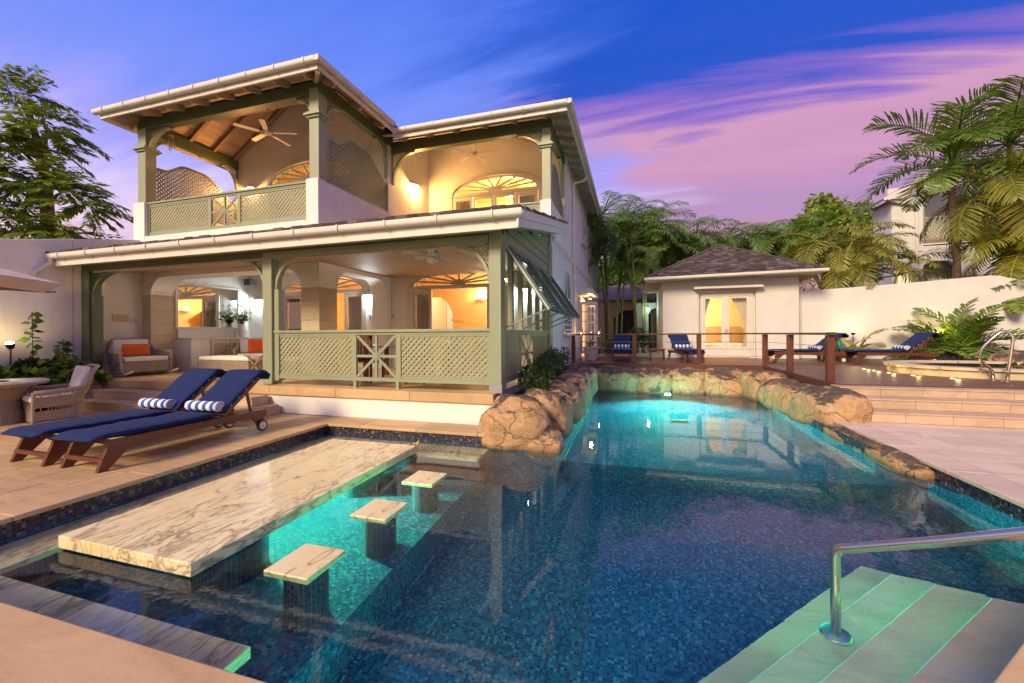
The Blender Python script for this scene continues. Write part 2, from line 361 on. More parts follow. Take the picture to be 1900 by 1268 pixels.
def rock():
    b = NB('coral_boulder_rock'); g = b.n('ShaderNodeNewGeometry'); sp = b.n('ShaderNodeSeparateXYZ'); b.l(g.outputs['Normal'], sp.inputs[0])
    co = b.n('ShaderNodeTexCoord').outputs['Object']
    wp = b.n('ShaderNodeVectorMath', operation='ADD'); b.l(g.outputs['Position'], wp.inputs[0]); wp.inputs[1].default_value = (0, 0, 0); P = wp.outputs[0]
    f = b.noise(1.7, 9, .62, .5, P); col = b.ramp(f, [(.28, (.36, .16, .065)), (.45, (.54, .28, .125)), (.6, (.64, .38, .19)), (.75, (.71, .50, .30))])
    f2 = b.noise(14, 5, .65, 0, P); col = b.mix(.35, col, b.ramp(f2, [(.3, (.26, .13, .06)), (.65, (.66, .44, .25))]))
    lich = b.math('ADD', b.noise(2.3, 8, .68, .4, P), b.math('MULTIPLY', sp.outputs[2], .24))
    lm = b.ramp(lich, [(.635, 0.0), (.715, .9)])
    col = b.mix(lm, col, b.ramp(f2, [(.35, (.035, .03, .028)), (.7, (.13, .10, .08))]))
    vo = b.n('ShaderNodeTexVoronoi', feature='DISTANCE_TO_EDGE'); vo.inputs['Scale'].default_value = 1.9
    nv = b.n('ShaderNodeVectorMath', operation='MULTIPLY_ADD'); b.l(b.noise(2.5, 4, .6, 0, P, 'Color'), nv.inputs[0]); nv.inputs[1].default_value = (.5, .5, .5); b.l(P, nv.inputs[2]); b.l(nv.outputs[0], vo.inputs['Vector'])
    ck = b.ramp(vo.outputs['Distance'], [(0, 1.0), (.02, 0.0)])
    col = b.mix(b.math('MULTIPLY', ck, .45), col, (.12, .065, .035))
    pz = b.n('ShaderNodeSeparateXYZ'); b.l(P, pz.inputs[0])
    wet = b.ramp(b.math('ADD', b.math('ADD', pz.outputs[2], .5), b.math('MULTIPLY', b.noise(5, 4, .6, 0, P), .06)), [(.36, 1.0), (.42, 0.0)])
    col = b.mix(b.math('MULTIPLY', wet, .55), col, (.09, .06, .035))
    hh = b.math('ADD', b.math('MULTIPLY', b.noise(9, 8, .68, 0, P), 1.0), b.math('MULTIPLY', ck, -.5))
    hh = b.math('ADD', hh, b.math('MULTIPLY', b.noise(38, 5, .7, 0, P), .35))
    b.bump(hh, .9, .06)
    return b.set(col, .85)
ROCK = rock()
def leafmat(name, c1, c2, c3=None, transl=.35, rough=.45):
    b = NB(name); ri = b.n('ShaderNodeNewGeometry').outputs['Random Per Island']
    st = [(0, c2), (.6, c1)] + ([(.93, c3)] if c3 else [])
    col = b.ramp(ri, st)
    col = b.mix(1.0, col, b.ramp(b.objrand(), [(0, .75), (1, 1.15)]), 'MULTIPLY')
    m = b.set(col, rough)
    tr = b.n('ShaderNodeBsdfTranslucent'); b.l(b.mix(1.0, col, (1.2, 1.25, .6), 'MULTIPLY'), tr.inputs[0]); mx = b.n('ShaderNodeMixShader'); mx.inputs[0].default_value = transl
    b.l(b.p.outputs[0], mx.inputs[1]); b.l(tr.outputs[0], mx.inputs[2]); b.l(mx.outputs[0], b.out.inputs[0])
    return m
PALM = leafmat('palm_leaf', (.17, .28, .035), (.09, .17, .025), (.28, .30, .06))
PALMY = leafmat('golden_palm_leaf', (.30, .30, .035), (.17, .23, .025), (.42, .32, .07))
PALMD = leafmat('dark_palm_leaf', (.13, .25, .045), (.07, .15, .03), (.20, .27, .05))
TREEL = leafmat('tree_leaf', (.21, .31, .035), (.11, .18, .025), (.30, .30, .05))
SHRUB = leafmat('shrub_leaf', (.05, .10, .02), (.025, .06, .012), (.10, .15, .03))
BEDL = leafmat('bed_leaf', (.09, .17, .025), (.03, .075, .015), (.16, .22, .04))
FLOW = leafmat('cream_flower', (.70, .62, .40), (.55, .46, .28), None, .2)
YFLOW = leafmat('yellow_flower', (.85, .55, .03), (.7, .4, .02), None, .2)
BARK = simple('palm_bark', (.22, .15, .09), (.12, .08, .05), 6, .9, .5, 30, stretch=(1, 1, 4))
CANEG = simple('palm_cane', (.26, .24, .10), (.15, .15, .07), 5, .6, .2, 30, stretch=(1, 1, 5))
def emis(name, col, s):
    b = NB(name); b.set((.08, .08, .08), .5); b.inp(b.p.inputs['Emission Color'], col); b.p.inputs['Emission Strength'].default_value = s; return b.m
BULBC = emis('cool_bulb', (.85, .95, 1.0), 30); BULBW = emis('warm_bulb', (1, .62, .22), 30); LED = emis('deck_led', (1, .72, .25), 9)
POOLB = emis('pool_lamp_lens', (.55, 1, .92), 90); STRIP = emis('fibre_light', (.12, .85, .72), .75); STRIPB = emis('fibre_light_dim', (.06, .35, .75), .16); CANDLE = emis('candle_flame', (1, .6, .2), 40)
def glassmat(name, tint=(1, 1, 1), refl=.10):
    b = NB(name); t = b.t; tr = b.n('ShaderNodeBsdfTransparent'); tr.inputs[0].default_value = (*tint, 1); gl = b.n('ShaderNodeBsdfGlossy'); gl.inputs['Roughness'].default_value = .02
    fr = b.n('ShaderNodeFresnel'); fr.inputs[0].default_value = 1.45; mx = b.n('ShaderNodeMixShader'); b.l(b.math('MAXIMUM', b.math('MULTIPLY', fr.outputs[0], .8), refl*.3), mx.inputs[0]); b.l(tr.outputs[0], mx.inputs[1]); b.l(gl.outputs[0], mx.inputs[2]); b.l(mx.outputs[0], b.out.inputs[0]); return b.m
GLASS = glassmat('window_glass')
MIRR = NB('mirror_silver').set((.85, .86, .84), .02, 1.0)
def watermat():
    b = NB('pool_water'); t = b.t
    b.set((.93, 1, 1), 0.0, 0.0); b.p.inputs['Transmission Weight'].default_value = 1; b.p.inputs['IOR'].default_value = 1.33; b.p.inputs['Coat Weight'].default_value = .06; b.p.inputs['Coat Roughness'].default_value = 0; b.p.inputs['Coat IOR'].default_value = 1.5
    n1 = b.noise(3.2, 3, .5, .4, b.map((1, .6, 1))); n2 = b.noise(11, 2, .5, .3)
    b.bump(b.math('ADD', b.math('MULTIPLY', n1, .7), b.math('MULTIPLY', n2, .25)), .035, .06)
    va = b.n('ShaderNodeVolumeAbsorption'); va.inputs['Color'].default_value = (.30, .86, .93, 1); va.inputs['Density'].default_value = .13
    b.l(va.outputs[0], b.out.inputs['Volume']); return b.m
WATER = watermat()
def towelmat():
    b = NB('striped_towel'); p = b.n('ShaderNodeSeparateXYZ'); b.l(b.co, p.inputs[0])
    f = b.math('FRACT', b.math('MULTIPLY', b.math('ADD', p.outputs[0], 1.0), 7.6))
    b.bump(b.noise(240, 2), .4, .003)
    return b.set(b.ramp(f, [(0, (.03, .10, .42)), (.5, (.80, .80, .80))], 'CONSTANT'), .95)
TOWEL = towelmat()
# ================================================================== GROUND AND POOL
def struct(name, mb, m, **k):
    o = mb.build(name, m, **k); o['kind'] = 'structure'; return o
g = MB(); G = 400
for a in ((-G, -5.4, -G, G), (3.7, G, -G, G), (-5.4, 3.7, -G, -.6), (-5.4, 3.7, 13.6, G)): g.box(a[0], a[1], a[2], a[3], -.5, -.07)
struct('ground', g, GROUNDM)
# basin: plan outline (counter-clockwise), walls, floors
PZ = -1.65
def fan(s): return (s/2, s/2)
DG0, DG1 = (.61, 1.39), (2.46, 3.27)     # diagonal edge of the near right corner
outl = [(-5.08, 1.39), DG0, DG1, (3.28, 2.45), (3.33, 2.45), (3.33, 6.0), (3.1, 6.6), (3.1, 12.4), (-1.07, 12.4), (-1.07, 5.82), (-5.08, 5.82)]
def wall_strip(mb, pts, z0, z1, closed=True):
    n = len(pts)
    for i in range(n if closed else n-1):
        p, q = pts[i], pts[(i+1) % n]; mb.add([(*p, z0), (*q, z0), (*q, z1), (*p, z1)], [(0, 1, 2, 3)])
pb = MB(); wall_strip(pb, outl, PZ-.02, -.191)
pb.box(-5.3, 3.6, 1.0, 12.6, PZ-.2, PZ)
pb.box(-5.1, -2.1, 1.35, 5.85, PZ+.01, -1.05)
pb.box(-1.1, 3.2, 6.25, 12.5, PZ+.01, -1.0)
basin = struct('pool_basin', pb, MOS, solid=False)
tb = MB(); wall_strip(tb, outl, -.191, -.045)
struct('pool_waterline_tiles', tb, MOSD, solid=False)
# water body, a touch wider than the basin so that its sides are inside the walls
wo_ = [(-5.1, 1.36), (.62, 1.36), (2.48, 3.23), (3.28, 2.42), (3.36, 2.42), (3.36, 6.0), (3.13, 6.6), (3.13, 12.43), (-1.1, 12.43), (-1.1, 5.85), (-5.1, 5.85)]
wm_ = MB().prism(wo_, 'z', PZ-.05, -.19); water = struct('water', wm_, WATER)
# submerged marble ledge round the bar
t = thing('marble_ledge', 'veined marble seat ledge just under the water around the long bar', 'bench', (-4.8, 3.5, -.3))
for a in ((-5.08, -4.58, 1.39, 5.82), (-4.575, -2.09, 1.39, 1.79), (-4.575, -2.1, 5.28, 5.82)):
    MB().box(a[0]+.002, a[1], a[2]+.002, a[3]-.002, -.42, -.30).build('slab', MARB, t, bevel=.006)
    MB().box(a[0]+.004, a[1]-.06, a[2]+.004 if a[3] < 2 else a[2]+.05, a[3]-.05 if a[3] < 2 else a[3]-.004, -1.05, -.421).build('support_wall', MOSC, t)
# corner steps, four submerged treads cut at 45 degrees
t = thing('pool_corner_steps', 'pale stone steps going down into the water at the corner of the pool', 'steps', (1.8, 2.6, -.4))
q = math.sqrt(.5)
def diag(c, s): return ((c+s)/2, (s-c)/2)       # x-y=c, x+y=s
edges = [(-1.29, (2.319, 3.553), (2.62, 3.50), -.42), (-1.75, (2.209, 3.895), (2.481, 3.802), -.73), (-2.21, (2.108, 4.234), (2.355, 4.153), -1.04), (-2.64, (2.035, 4.575), (2.24, 4.498), -1.35)]
prev = -.78
for i, (c, ap, bk_, z) in enumerate(edges):
    MB().prism([diag(c, .6), ap, bk_, diag(prev+.30, bk_[0]+bk_[1]+.2), diag(prev+.30, .6)], 'z', PZ+.001*i, z).build('step', STEPU, t, bevel=.004)
    prev = c-.001
# ---- handrail in the steps
t = thing('pool_handrail', 'chunky polished steel handrail rising out of the water at the corner steps', 'handrail', (1.36, 3.39, -1.04))
MB().lathe([(0, .02), (.08, .02), (.095, .012), (.098, 0), (0, 0)], (1.36, 3.39, -1.04), 28).build('base_flange', STEEL, t, smooth=True)
hp = [(1.36, 3.39, -1.02), (1.36, 3.39, -.4), (1.36, 3.39, -.07)]
for k in range(1, 9):
    th = R(10*k); hp.append((1.36+.08*(1-math.cos(th))*.72, 3.39-.08*(1-math.cos(th))*.72, -.07+.095*math.sin(th)))
hp += [(1.62, 3.13, .19), (1.76, 2.99, .30), (1.96, 2.79, .465), (2.35, 2.40, .78), (2.7, 2.05, 1.06)]
MB().tube(hp, .031, 16).build('rail', STEEL, t, smooth=True)

# ---- long bar and stools
t = thing('swim_up_bar', 'long veined marble slab table standing in the shallow end of the pool', 'bar table', (-3.7, 3.65, -.19))
MB().box(-4.44, -2.985, 2.09, 5.22, -.18, -.08).build('tabletop', MARB, t, bevel=.006)
for y in (2.75, 4.55): MB().lathe([(.30, -1.05), (.30, -.182)], (-3.45, y, 0), 28).build('pedestal', MOSC, t, smooth=True)
def stool(y, lab):
    t = thing('pool_stool', lab, 'stool', (-2.38, y, -1.05), 'stools standing in the pool')
    bx(-2.575, -2.185, y-.20, y+.20, -.262, -.180).build('seat', MARB, t, bevel=.006)
    MB().lathe([(.155, -1.05), (.155, -.263)], (-2.38, y, 0), 24).build('pedestal', MOSC, t, smooth=True)
stool(2.505, 'marble topped stool in the water nearest the end of the bar with the yellow edge')
stool(3.44, 'marble topped stool in the water, the middle one of three along the bar')
stool(4.34, 'marble topped stool in the water nearest the house and the boulders')
# yellow blossom on the far end of the bar
t = thing('fallen_blossom', 'small yellow flower lying at the far end of the marble bar', 'flower', (-2.98, 5.16, -.08))
for k in range(5):
    a = k*1.2566; c_, s_ = math.cos(a), math.sin(a)
    MB().add([(-2.98, 5.16, -.06), (-2.98+.035*c_-.018*s_, 5.16+.035*s_+.018*c_, -.035), (-2.98+.06*c_, 5.16+.06*s_, -.03+.03*(k == 1)), (-2.98+.035*c_+.018*s_, 5.16+.035*s_-.018*c_, -.035)], [(0, 1, 2, 3)]).build('petal', YFLOW, t, solid=False)
MB().tube([(-2.98, 5.16, -.08), (-2.975, 5.16, -.055)], .006, 6).build('stem', SHRUB, t)
# ---- pool lamps and light lines
def poollamp(lab, loc, d, power, col=(.25, 1.0, .80), r=.09, grp='underwater pool lamps', spot=0, aim=None):
    t = thing('pool_light', lab, 'pool lamp', loc, grp); d = Vector(d).normalized()
    rot = Vector((0, 0, 1)).rotation_difference(d).to_matrix().to_4x4(); T = Matrix.Translation(loc) @ rot
    MB().lathe([(0, 0), (r+.03, 0), (r+.03, .02), (r, .03), (r, .022)], (0, 0, 0), 20).xf(T).build('rim', STEEL, t, smooth=False)
    MB().lathe([(r, .020), (r*.6, .035), (0, .04)], (0, 0, 0), 20).xf(T).build('lens', POOLB, t, smooth=True)
    lamp('pool_lamp', Vector(loc)+d*.16, power, col, .08, 'SPOT' if spot else 'POINT', aim or d, spot or 120, 1.0)
poollamp('bright underwater lamp in the far wall under the boulders', (.94, 12.39, -.36), (0, -1, 0), 4600, (.06, 1.0, .66), spot=130, aim=(0, -1, -.05))
poollamp('underwater lamp under the left marble ledge between the bar pedestals', (-4.63, 3.75, -.70), (1, .05, .05), 2000, (.14, 1.0, .44), spot=115, aim=(1, .12, -.22))
poollamp('underwater lamp in the near wall beside the corner steps', (-.2, 1.395, -.75), (.5, 1, 0), 320, (.22, 1.0, .70))
def strip(lab, p, q, m, n):
    o = MB(); p, q = Vector(p), Vector(q)
    n *= 3
    for i in range(n):
        if rnd.random() < .3: continue
        a = p.lerp(q, i/n); b = p.lerp(q, (i+rnd.uniform(.2, .8))/n); w_ = rnd.uniform(.006, .016); j_ = Vector((rnd.uniform(-.006, .006), 0, 0)); o.bar(a+j_, b+j_, w_, w_)
    o = o.build('light_strip', m, kind='stuff'); tag(o, lab, 'light strip')
strip('line of glowing teal light along the pool floor under the boulders by the house', (-1.04, 6.3, -.985), (-1.04, 10.2, -.985), STRIP, 60)
strip('line of glowing teal light along the pool floor under the flat shore rocks', (3.07, 6.7, -.985), (3.07, 11.0, -.985), STRIP, 60)
strip('faint blue light line at the foot of the shelf with the stools', (-2.07, 1.8, -1.63), (-2.07, 5.0, -1.63), STRIPB, 60)
t = thing('pool_drain', 'small dark grille on the floor of the far shallow end', 'grille', (.95, 9.4, -1.0))
bx(.78, 1.12, 9.32, 9.5, -.998, -.96).build('frame', BLACK, t, bevel=.01)
for k in range(5): bx(.80+k*.064, .83+k*.064, 9.33, 9.49, -.958, -.954).build('slat', BLACK, t)

# ================================================================== TERRACES
def tiles(parent, x0, x1, y0, y1, sx, sy, m, z=0, th=.05, gap=.009, stagger=0, name='paving_tile', keep=None, jit=.0012):
    n = 0; y = y0; row = 0
    while y < y1-.02:
        ye = min(y+sy, y1); x = x0-(stagger*sx if row % 2 else 0)
        while x < x1-.02:
            xa, xe = max(x, x0), min(x+sx, x1); x += sx
            if xe-xa < .03 or (keep and not keep((xa+xe)/2, (y+ye)/2)): continue
            dz = rnd.uniform(-jit, jit)
            bx(xa+gap/2, xe-gap/2, y+gap/2, ye-gap/2, z-th, z+dz).build(name, m, parent); n += 1
        y = ye; row += 1
    return n
ter = struct('pool_terrace', bx(-13.05, -5.10, -6, 6.33, -.45, -.012), GROUT)
tiles(ter, -11.75, -5.43, 1.0, 6.3, .62, .42, TRAV, stagger=.5)
tiles(ter, -11.75, -5.43, -5.5, 1.0, 1.24, .84, TRAV, stagger=.5)
y = 1.04
while y < 5.7: # coping slabs on the left edge, rounded nose over the tiles
    ye = min(y+1.05, 5.776); bx(-5.43+.003, -5.035, y+.003, ye-.003, -.045, .002).build('coping_slab', TRAV, ter, bevel=.008); y = ye
x = -5.43
far = struct('house_side_coping', bx(-5.428, -2.0, 5.83, 6.33, -.45, -.012), GROUT)
while x < -2.2:
    xe = min(x+1.05, -2.0); bx(x+.003, xe-.003, 5.782, 6.335, -.045, .002).build('coping_slab', TRAV, far, bevel=.008); x = xe
near = struct('near_terrace', MB().prism([(-5.09, -6), (8, -6), (8, 1.7), (3.5, 2.41), (2.5, 3.22), (.63, 1.35), (-5.09, 1.35)], 'z', -.45, -.05), GROUT)
ns = []
for i, (xa, xe) in enumerate(((-5.43, -3.95), (-3.95, -.95), (-.95, .60))):
    bx(xa+.003, xe-.003, .0, 1.40, -.048, .002).build('coping_slab', TRAV, near, bevel=.01)
    bx(xa+.003, xe-.003, -1.6, -.003, -.048, 0).build('coping_slab', TRAV, near, bevel=.01)
for s0, s1 in ((1.99, 3.3), (3.3, 4.5), (4.5, 5.75)):
    MB().prism([diag(-.79, s0), diag(-.79, s1-.006), diag(.5, s1-.006), diag(.5, s0)], 'z', -.048, .002).build('coping_slab', TRAV, near, bevel=.01)
MB().prism([diag(.508, 1.99), diag(.508, 5.8), (8, -2.2), (8, -4), (1, -4)], 'z', -.048, 0).build('coping_slab', TRAV, near)
rt = struct('right_terrace', bx(3.36, 14, 2.41, 9.3, -.45, -.012), GROUT)
y = 2.44
while y < 8.2:
    ye = min(y+1.05, 8.26); bx(3.285, 3.66, y+.003, ye-.003, -.045, .002).build('coping_slab', TRAVR, rt, bevel=.008); y = ye
tiles(rt, 3.663, 12.5, 2.45, 8.27, .9, .62, TRAVR, stagger=.5, gap=.007)
t = thing('terrace_drain', 'round stone drain cover let into the right hand terrace', 'drain cover', (3.95, 7.5, 0))
MB().lathe([(0, .006), (.13, .006), (.14, .001)], (3.95, 7.5, 0), 24).build('cover', TRAVR, t)
# steps up to the deck on the right
st = thing('deck_steps', 'three tiled stone steps climbing from the right terrace to the wooden deck', 'steps', (6, 8.6, 0))
for k, (yf, z0, z1) in enumerate(((8.27, 0, .173), (8.62, .173, .347), (8.98, .347, .50))):
    bx(3.70, 14, yf+.022, 9.4, z0-.01, z1-.03).build('core', GROUT, st)
    x = 3.69-.3*(k % 2)
    while x < 9.5:
        xe = x+.62; xa = max(x, 3.69)
        bx(xa+.003, xe-.003, yf, yf+.02, z0+.004, z1-.031).build('riser_tile', STEPT, st)
        bx(xa+.002, xe-.002, yf-.015, yf+.38, z1-.029, z1).build('tread_tile', STEPT, st, bevel=.006); x = xe
# porch steps on the left
st = thing('porch_steps', 'two broad stone steps leading from the pool terrace up to the porch', 'steps', (-9, 5.9, 0))
for k, (yf, xr, z0, z1) in enumerate(((5.58, -6.60, 0, .173), (5.93, -6.87, .173, .347))):
    bx(-11.74, xr-.022, yf+.022, 6.30, z0, z1-.03).build('core', GROUT, st)
    x = -11.74
    while x < xr-.05:
        xe = min(x+.60, xr)
        if xr-xe < .15: xe = xr
        bx(x+.003, xe-.003, yf, yf+.02, z0+.004, z1-.031).build('riser_tile', STEPT, st)
        bx(x+.002, xe-.002, yf-.012, 6.29, z1-.029, z1).build('tread_tile', STEPT, st, bevel=.006); x = xe
    bx(xr-.02, xr, yf+.003, 6.30, z0+.004, z1-.031).build('riser_tile', STEPT, st)
# porch plinth
po = struct('porch_floor', bx(-13.05, -2.22, 6.345, 10.85, 0, .49), WHITE)
x = -13.05
while x < -2.3:
    xe = min(x+1.55, -2.17); bx(x+.002, xe-.002, 6.30, 6.62, .36, .522).build('edge_slab', TRAV, po, bevel=.006); x = xe
y = 6.62
while y < 10.8:
    ye = min(y+.85, 10.84); x = -13.05
    while x < -2.2:
        xe = min(x+.9, -2.19); bx(x+.003, xe-.003, y+.003, ye-.003, .49, .518).build('floor_tile', TRAV, po); x = xe
    y = ye
struct('interior_floor', bx(-13.05, -2.2, 10.86, 16.6, .30, .515), TERRA)
struct('planting_bed', bx(-13.05, -11.75, -4, 6.29, 0, .44), SOIL)
pw = thing('planter_wall', 'low travertine faced wall holding the leafy bed beside the porch steps', 'garden wall', (-11.72, 3, 0))
y = -2.0
while y < 6.28:
    ye = min(y+.6, 6.28); bx(-11.77, -11.70, y+.003, ye-.003, 0, .465).build('cladding_slab', STEPT, pw); bx(-11.80, -11.67, y+.003, ye-.003, .466, .50).build('cap_slab', STEPT, pw, bevel=.005); y = ye
# ================================================================== HOUSE
H = thing('house', 'two storey white villa with sage green verandas and lit rooms beside the pool', 'house', (-7, 8, 0))
def hp_(name, mb, m, p=H, **k): return mb.build(name, m, p, **k)
def arcpts(cx, cz, a, b, t0, t1, n=14): return [(cx+a*math.cos(R(t0+(t1-t0)*i/n)), cz+b*math.sin(R(t0+(t1-t0)*i/n))) for i in range(n+1)]
# --- ground floor loggia under the left volume: arches with rounded corners, pillars of coral stone
def arch_header(ax, u0, u1, zt, zs, za, ra, w0, w1, ul, ur):
    poly = [(ul, zt), (ul, zs), (u0, zs)] + [(u0+ra-ra*math.cos(R(9*i)), zs+(za-zs)*math.sin(R(9*i))) for i in range(1, 11)] + \
           [(u1-ra+ra*math.sin(R(9*i)), zs+(za-zs)*math.cos(R(9*i))) for i in range(0, 10)] + [(u1, zs), (ur, zs), (ur, zt)]
    return MB().prism(poly, ax, w0, w1)
hp_('arch_wall', arch_header('y', -12.70, -7.60, 4.0, 2.66, 3.13, .50, 7.88, 8.48, -13.05, -7.075), WHITE, bevel=.01)
hp_('arch_wall', arch_header('x', 8.50, 10.62, 4.0, 2.66, 3.14, .42, -7.58, -7.07, 8.482, 10.84), WHITE, bevel=.01)
hp_('arch_wall', bx(-7.58, -7.07, 10.62, 10.84, .52, 2.66), WHITE)
def pillar(x0, x1, y0, y1, nm='pillar'):
    p = hp_('pillar', bx(x0+.02, x1-.02, y0+.02, y1-.02, .52, 2.66), COVE)
    z = .52; k = 0
    while z < 2.6:
        h = .30 if k == 0 else .352; e = .035 if k == 0 else 0
        bx(x0-e, x1+e, y0-e, y1+e, z+.003, min(z+h, 2.655)-.003).build('stone_block', COVE, p, bevel=.007); z += h; k += 1
pillar(-13.04, -12.70, 7.88, 8.48); pillar(-7.60, -7.07, 7.88, 8.49)
# --- walls of the left end, loggia side, back wall with two arched door openings
hp_('side_wall', bx(-13.25, -13.05, 6.45, 7.90, .5, 3.6), WHITE)
hp_('side_wall', bx(-13.25, -12.70, 8.485, 10.84, .5, 3.9), WHITE)
def door_wall(x0, x1, y, th, zf, zh, zt, doors, m=WHITE, fanh=.50):
    xs = x0
    for c, hw in doors:
        hp_('back_wall', bx(xs, c-hw, y, y+th, zf, zh), m); xs = c+hw
    hp_('back_wall', bx(xs, x1, y, y+th, zf, zh), m); xs = x0
    for i, (c, hw) in enumerate(doors):
        xe = x1 if i == len(doors)-1 else (doors[i+1][0]+c)/2
        poly = [(xs, zh), (c-hw, zh)] + [(c-hw*math.cos(R(7.5*k)), zh+fanh*math.sin(R(7.5*k))) for k in range(1, 24)] + [(c+hw, zh), (xe, zh), (xe, zt), (xs, zt)]
        hp_('back_wall', MB().prism(poly, 'y', y, y+th), m); xs = xe
door_wall(-13.05, -2.26, 10.84, .18, .5, 2.92, 4.0, [(-9.65, 1.62), (-4.82, 1.58)])
def fanlight(c, y, z0, hw, h, n=7, m=CREAM):
    f = MB(); o_, i_ = 1.0, .93
    outer = [(c-hw*math.cos(R(6*k)), z0+h*math.sin(R(6*k))) for k in range(31)]; inner = [(c-(hw-.07)*math.cos(R(6*k)), z0+(h-.06)*math.sin(R(6*k))) for k in range(30, -1, -1)]
    fo = hp_('fanlight', MB().prism(outer+inner, 'y', y, y+.09), m)
    MB().prism([(c+.22*math.cos(R(15*k)), z0+.16*math.sin(R(15*k))) for k in range(13)], 'y', y-.005, y+.07).build('hub', m, fo)
    for k in range(1, n+1):
        a = R(180*k/(n+1)); MB().bar((c+.18*math.cos(a), y+.03, z0+.13*math.sin(a)), (c+(hw-.05)*math.cos(a), y+.03, z0+(h-.04)*math.sin(a)), .05, .03, (0, 1, 0)).build('muntin', m, fo)
    MB().prism([(c-(hw-.04)*math.cos(R(7.5*k)), z0+(h-.03)*math.sin(R(7.5*k))) for k in range(25)], 'y', y+.04, y+.046).build('pane', GLASS, fo)
def leaf(x0, x1, y, z0, z1, parent=H, glass=GLASS, curtain=False, m=CREAM, st=.085):
    f = MB()
    f.box(x0, x0+st, y, y+.045, z0, z1); f.box(x1-st, x1, y, y+.045, z0, z1); f.box(x0+st, x1-st, y, y+.045, z1-.12, z1); f.box(x0+st, x1-st, y, y+.045, z0, z0+.24)
    d = hp_('door', f, m, parent)
    bx(x0+st-.005, x1-st+.005, y+.02, y+.026, z0+.235, z1-.115).build('pane', glass, d)
    bx(x1-.06 if x0 < x1 else x0, x1-.03, y-.03, y, z0+1.0, z0+1.12).build('handle', STEEL, d)
    if curtain:
        r = []
        for i in range(41):
            u = x0+st+(x1-x0-2*st)*i/40; yy = y+.09+.022*math.sin(i*1.7); r.append([(u, yy, z0+.1), (u, yy, z1-.1)])
        MB().sheet(r).build('curtain', CURT, d, solid=False, smooth=True)
    return d
def door_set(c, hw, y, zf, zh, fanh, leaves, n=7, transom=True):
    fr = MB(); fr.box(c-hw-.10, c-hw+.06, y-.03, y+.16, zf, zh); fr.box(c+hw-.06, c+hw+.10, y-.03, y+.16, zf, zh); fr.box(c-hw-.10, c+hw+.10, y-.035, y+.165, zh-.02, zh+.075)
    hp_('door_frame', fr, CREAM, bevel=.006)
    fanlight(c, y+.02, zh+.075, hw-.01, fanh-.09, n)
    for a, b, cu in leaves: leaf(a, b, y+.05, zf+.02, zh-.03, curtain=cu)
door_set(-9.65, 1.62, 10.84, .52, 2.88, .52, [(-11.20, -10.45, True), (-8.80, -8.10, True)])
door_set(-4.82, 1.58, 10.84, .52, 2.88, .52, [(-6.36, -5.72, True), (-3.98, -3.32, True)])
# --- ground floor rooms behind: ochre walls, an inner arch, a white kitchen beyond
hp_('interior_wall', bx(-13.2, -2.26, 16.4, 16.6, .5, 4.0), WARMW)
hp_('interior_wall', bx(-13.2, -13.05, 11.02, 16.4, .5, 4.0), WARMW)
hp_('interior_wall', bx(-2.40, -2.262, 11.02, 16.4, .5, 4.0), WARMW)
hp_('interior_ceiling', bx(-13.05, -2.4, 11.02, 16.4, 3.72, 3.85), WARMW)
hp_('interior_wall', bx(-7.95, -7.80, 11.02, 16.38, .5, 3.72), WARMW)
hp_('interior_arch', arch_header('y', -7.55, -6.15, 3.72, 2.05, 2.88, .70, 13.3, 13.5, -7.78, -5.0), WARMW)
hp_('interior_wall', bx(-6.15, -5.0, 13.3, 13.5, .5, 2.05), WARMW); hp_('interior_wall', bx(-7.78, -7.55, 13.3, 13.5, .5, 2.05), WARMW)
hp_('arch_capital', bx(-6.20, -5.7, 13.27, 13.299, 1.99, 2.07), WARMW)
hp_('interior_wall', bx(-5.0, -2.4, 13.3, 13.5, .5, 3.72), WARMW)
hp_('kitchen_wall', bx(-7.78, -5.0, 16.2, 16.35, .5, 3.7), WHITE)
kc = thing('kitchen_cabinet', 'pale kitchen cupboard glimpsed through the inner arch', 'cabinet', (-6.2, 15.8, .52))
bx(-6.95, -5.6, 15.6, 16.19, .52, 1.40).build('base_unit', LIMEW, kc); bx(-6.98, -5.55, 15.56, 16.19, 1.402, 1.44).build('worktop', CREAM, kc); bx(-6.9, -6.3, 15.85, 16.19, 1.95, 2.75).build('wall_unit', LIMEW, kc)
# --- house main walls seen on the right side
hp_('garden_wall_of_house', MB().prism([(10.99, 0), (26, 0), (26, 7.45), (13.3, 7.45), (13.3, 4.1), (10.99, 4.1)], 'x', -2.26, -2.11), WHITE)
hp_('far_wall', bx(-13, -2.26, 25.85, 26, 0, 7.45), WHITE)
hp_('corner_pilaster', bx(-2.4, -2.085, 13.28, 13.8, 4.2, 7.40), WHITE)
hp_('string_course', bx(-2.262, -2.06, 11.0, 26.03, 4.06, 4.12), WHITE); hp_('string_course', bx(-2.262, -2.035, 11.0, 26.03, 4.121, 4.19), WHITE)
for y in (14.93, 25.9):
    dp = hp_('downpipe', MB().tube([(-1.55, y, 7.2), (-1.7, y, 7.08), (-2.02, y, 7.02), (-2.045, y, 6.95), (-2.045, y, .1)], .045, 10), WHITE, smooth=True)
    for z in (1.2, 3.4, 5.2): bx(-2.11, -1.985, y-.06, y+.06, z, z+.04).build('pipe_bracket', WHITE, dp)
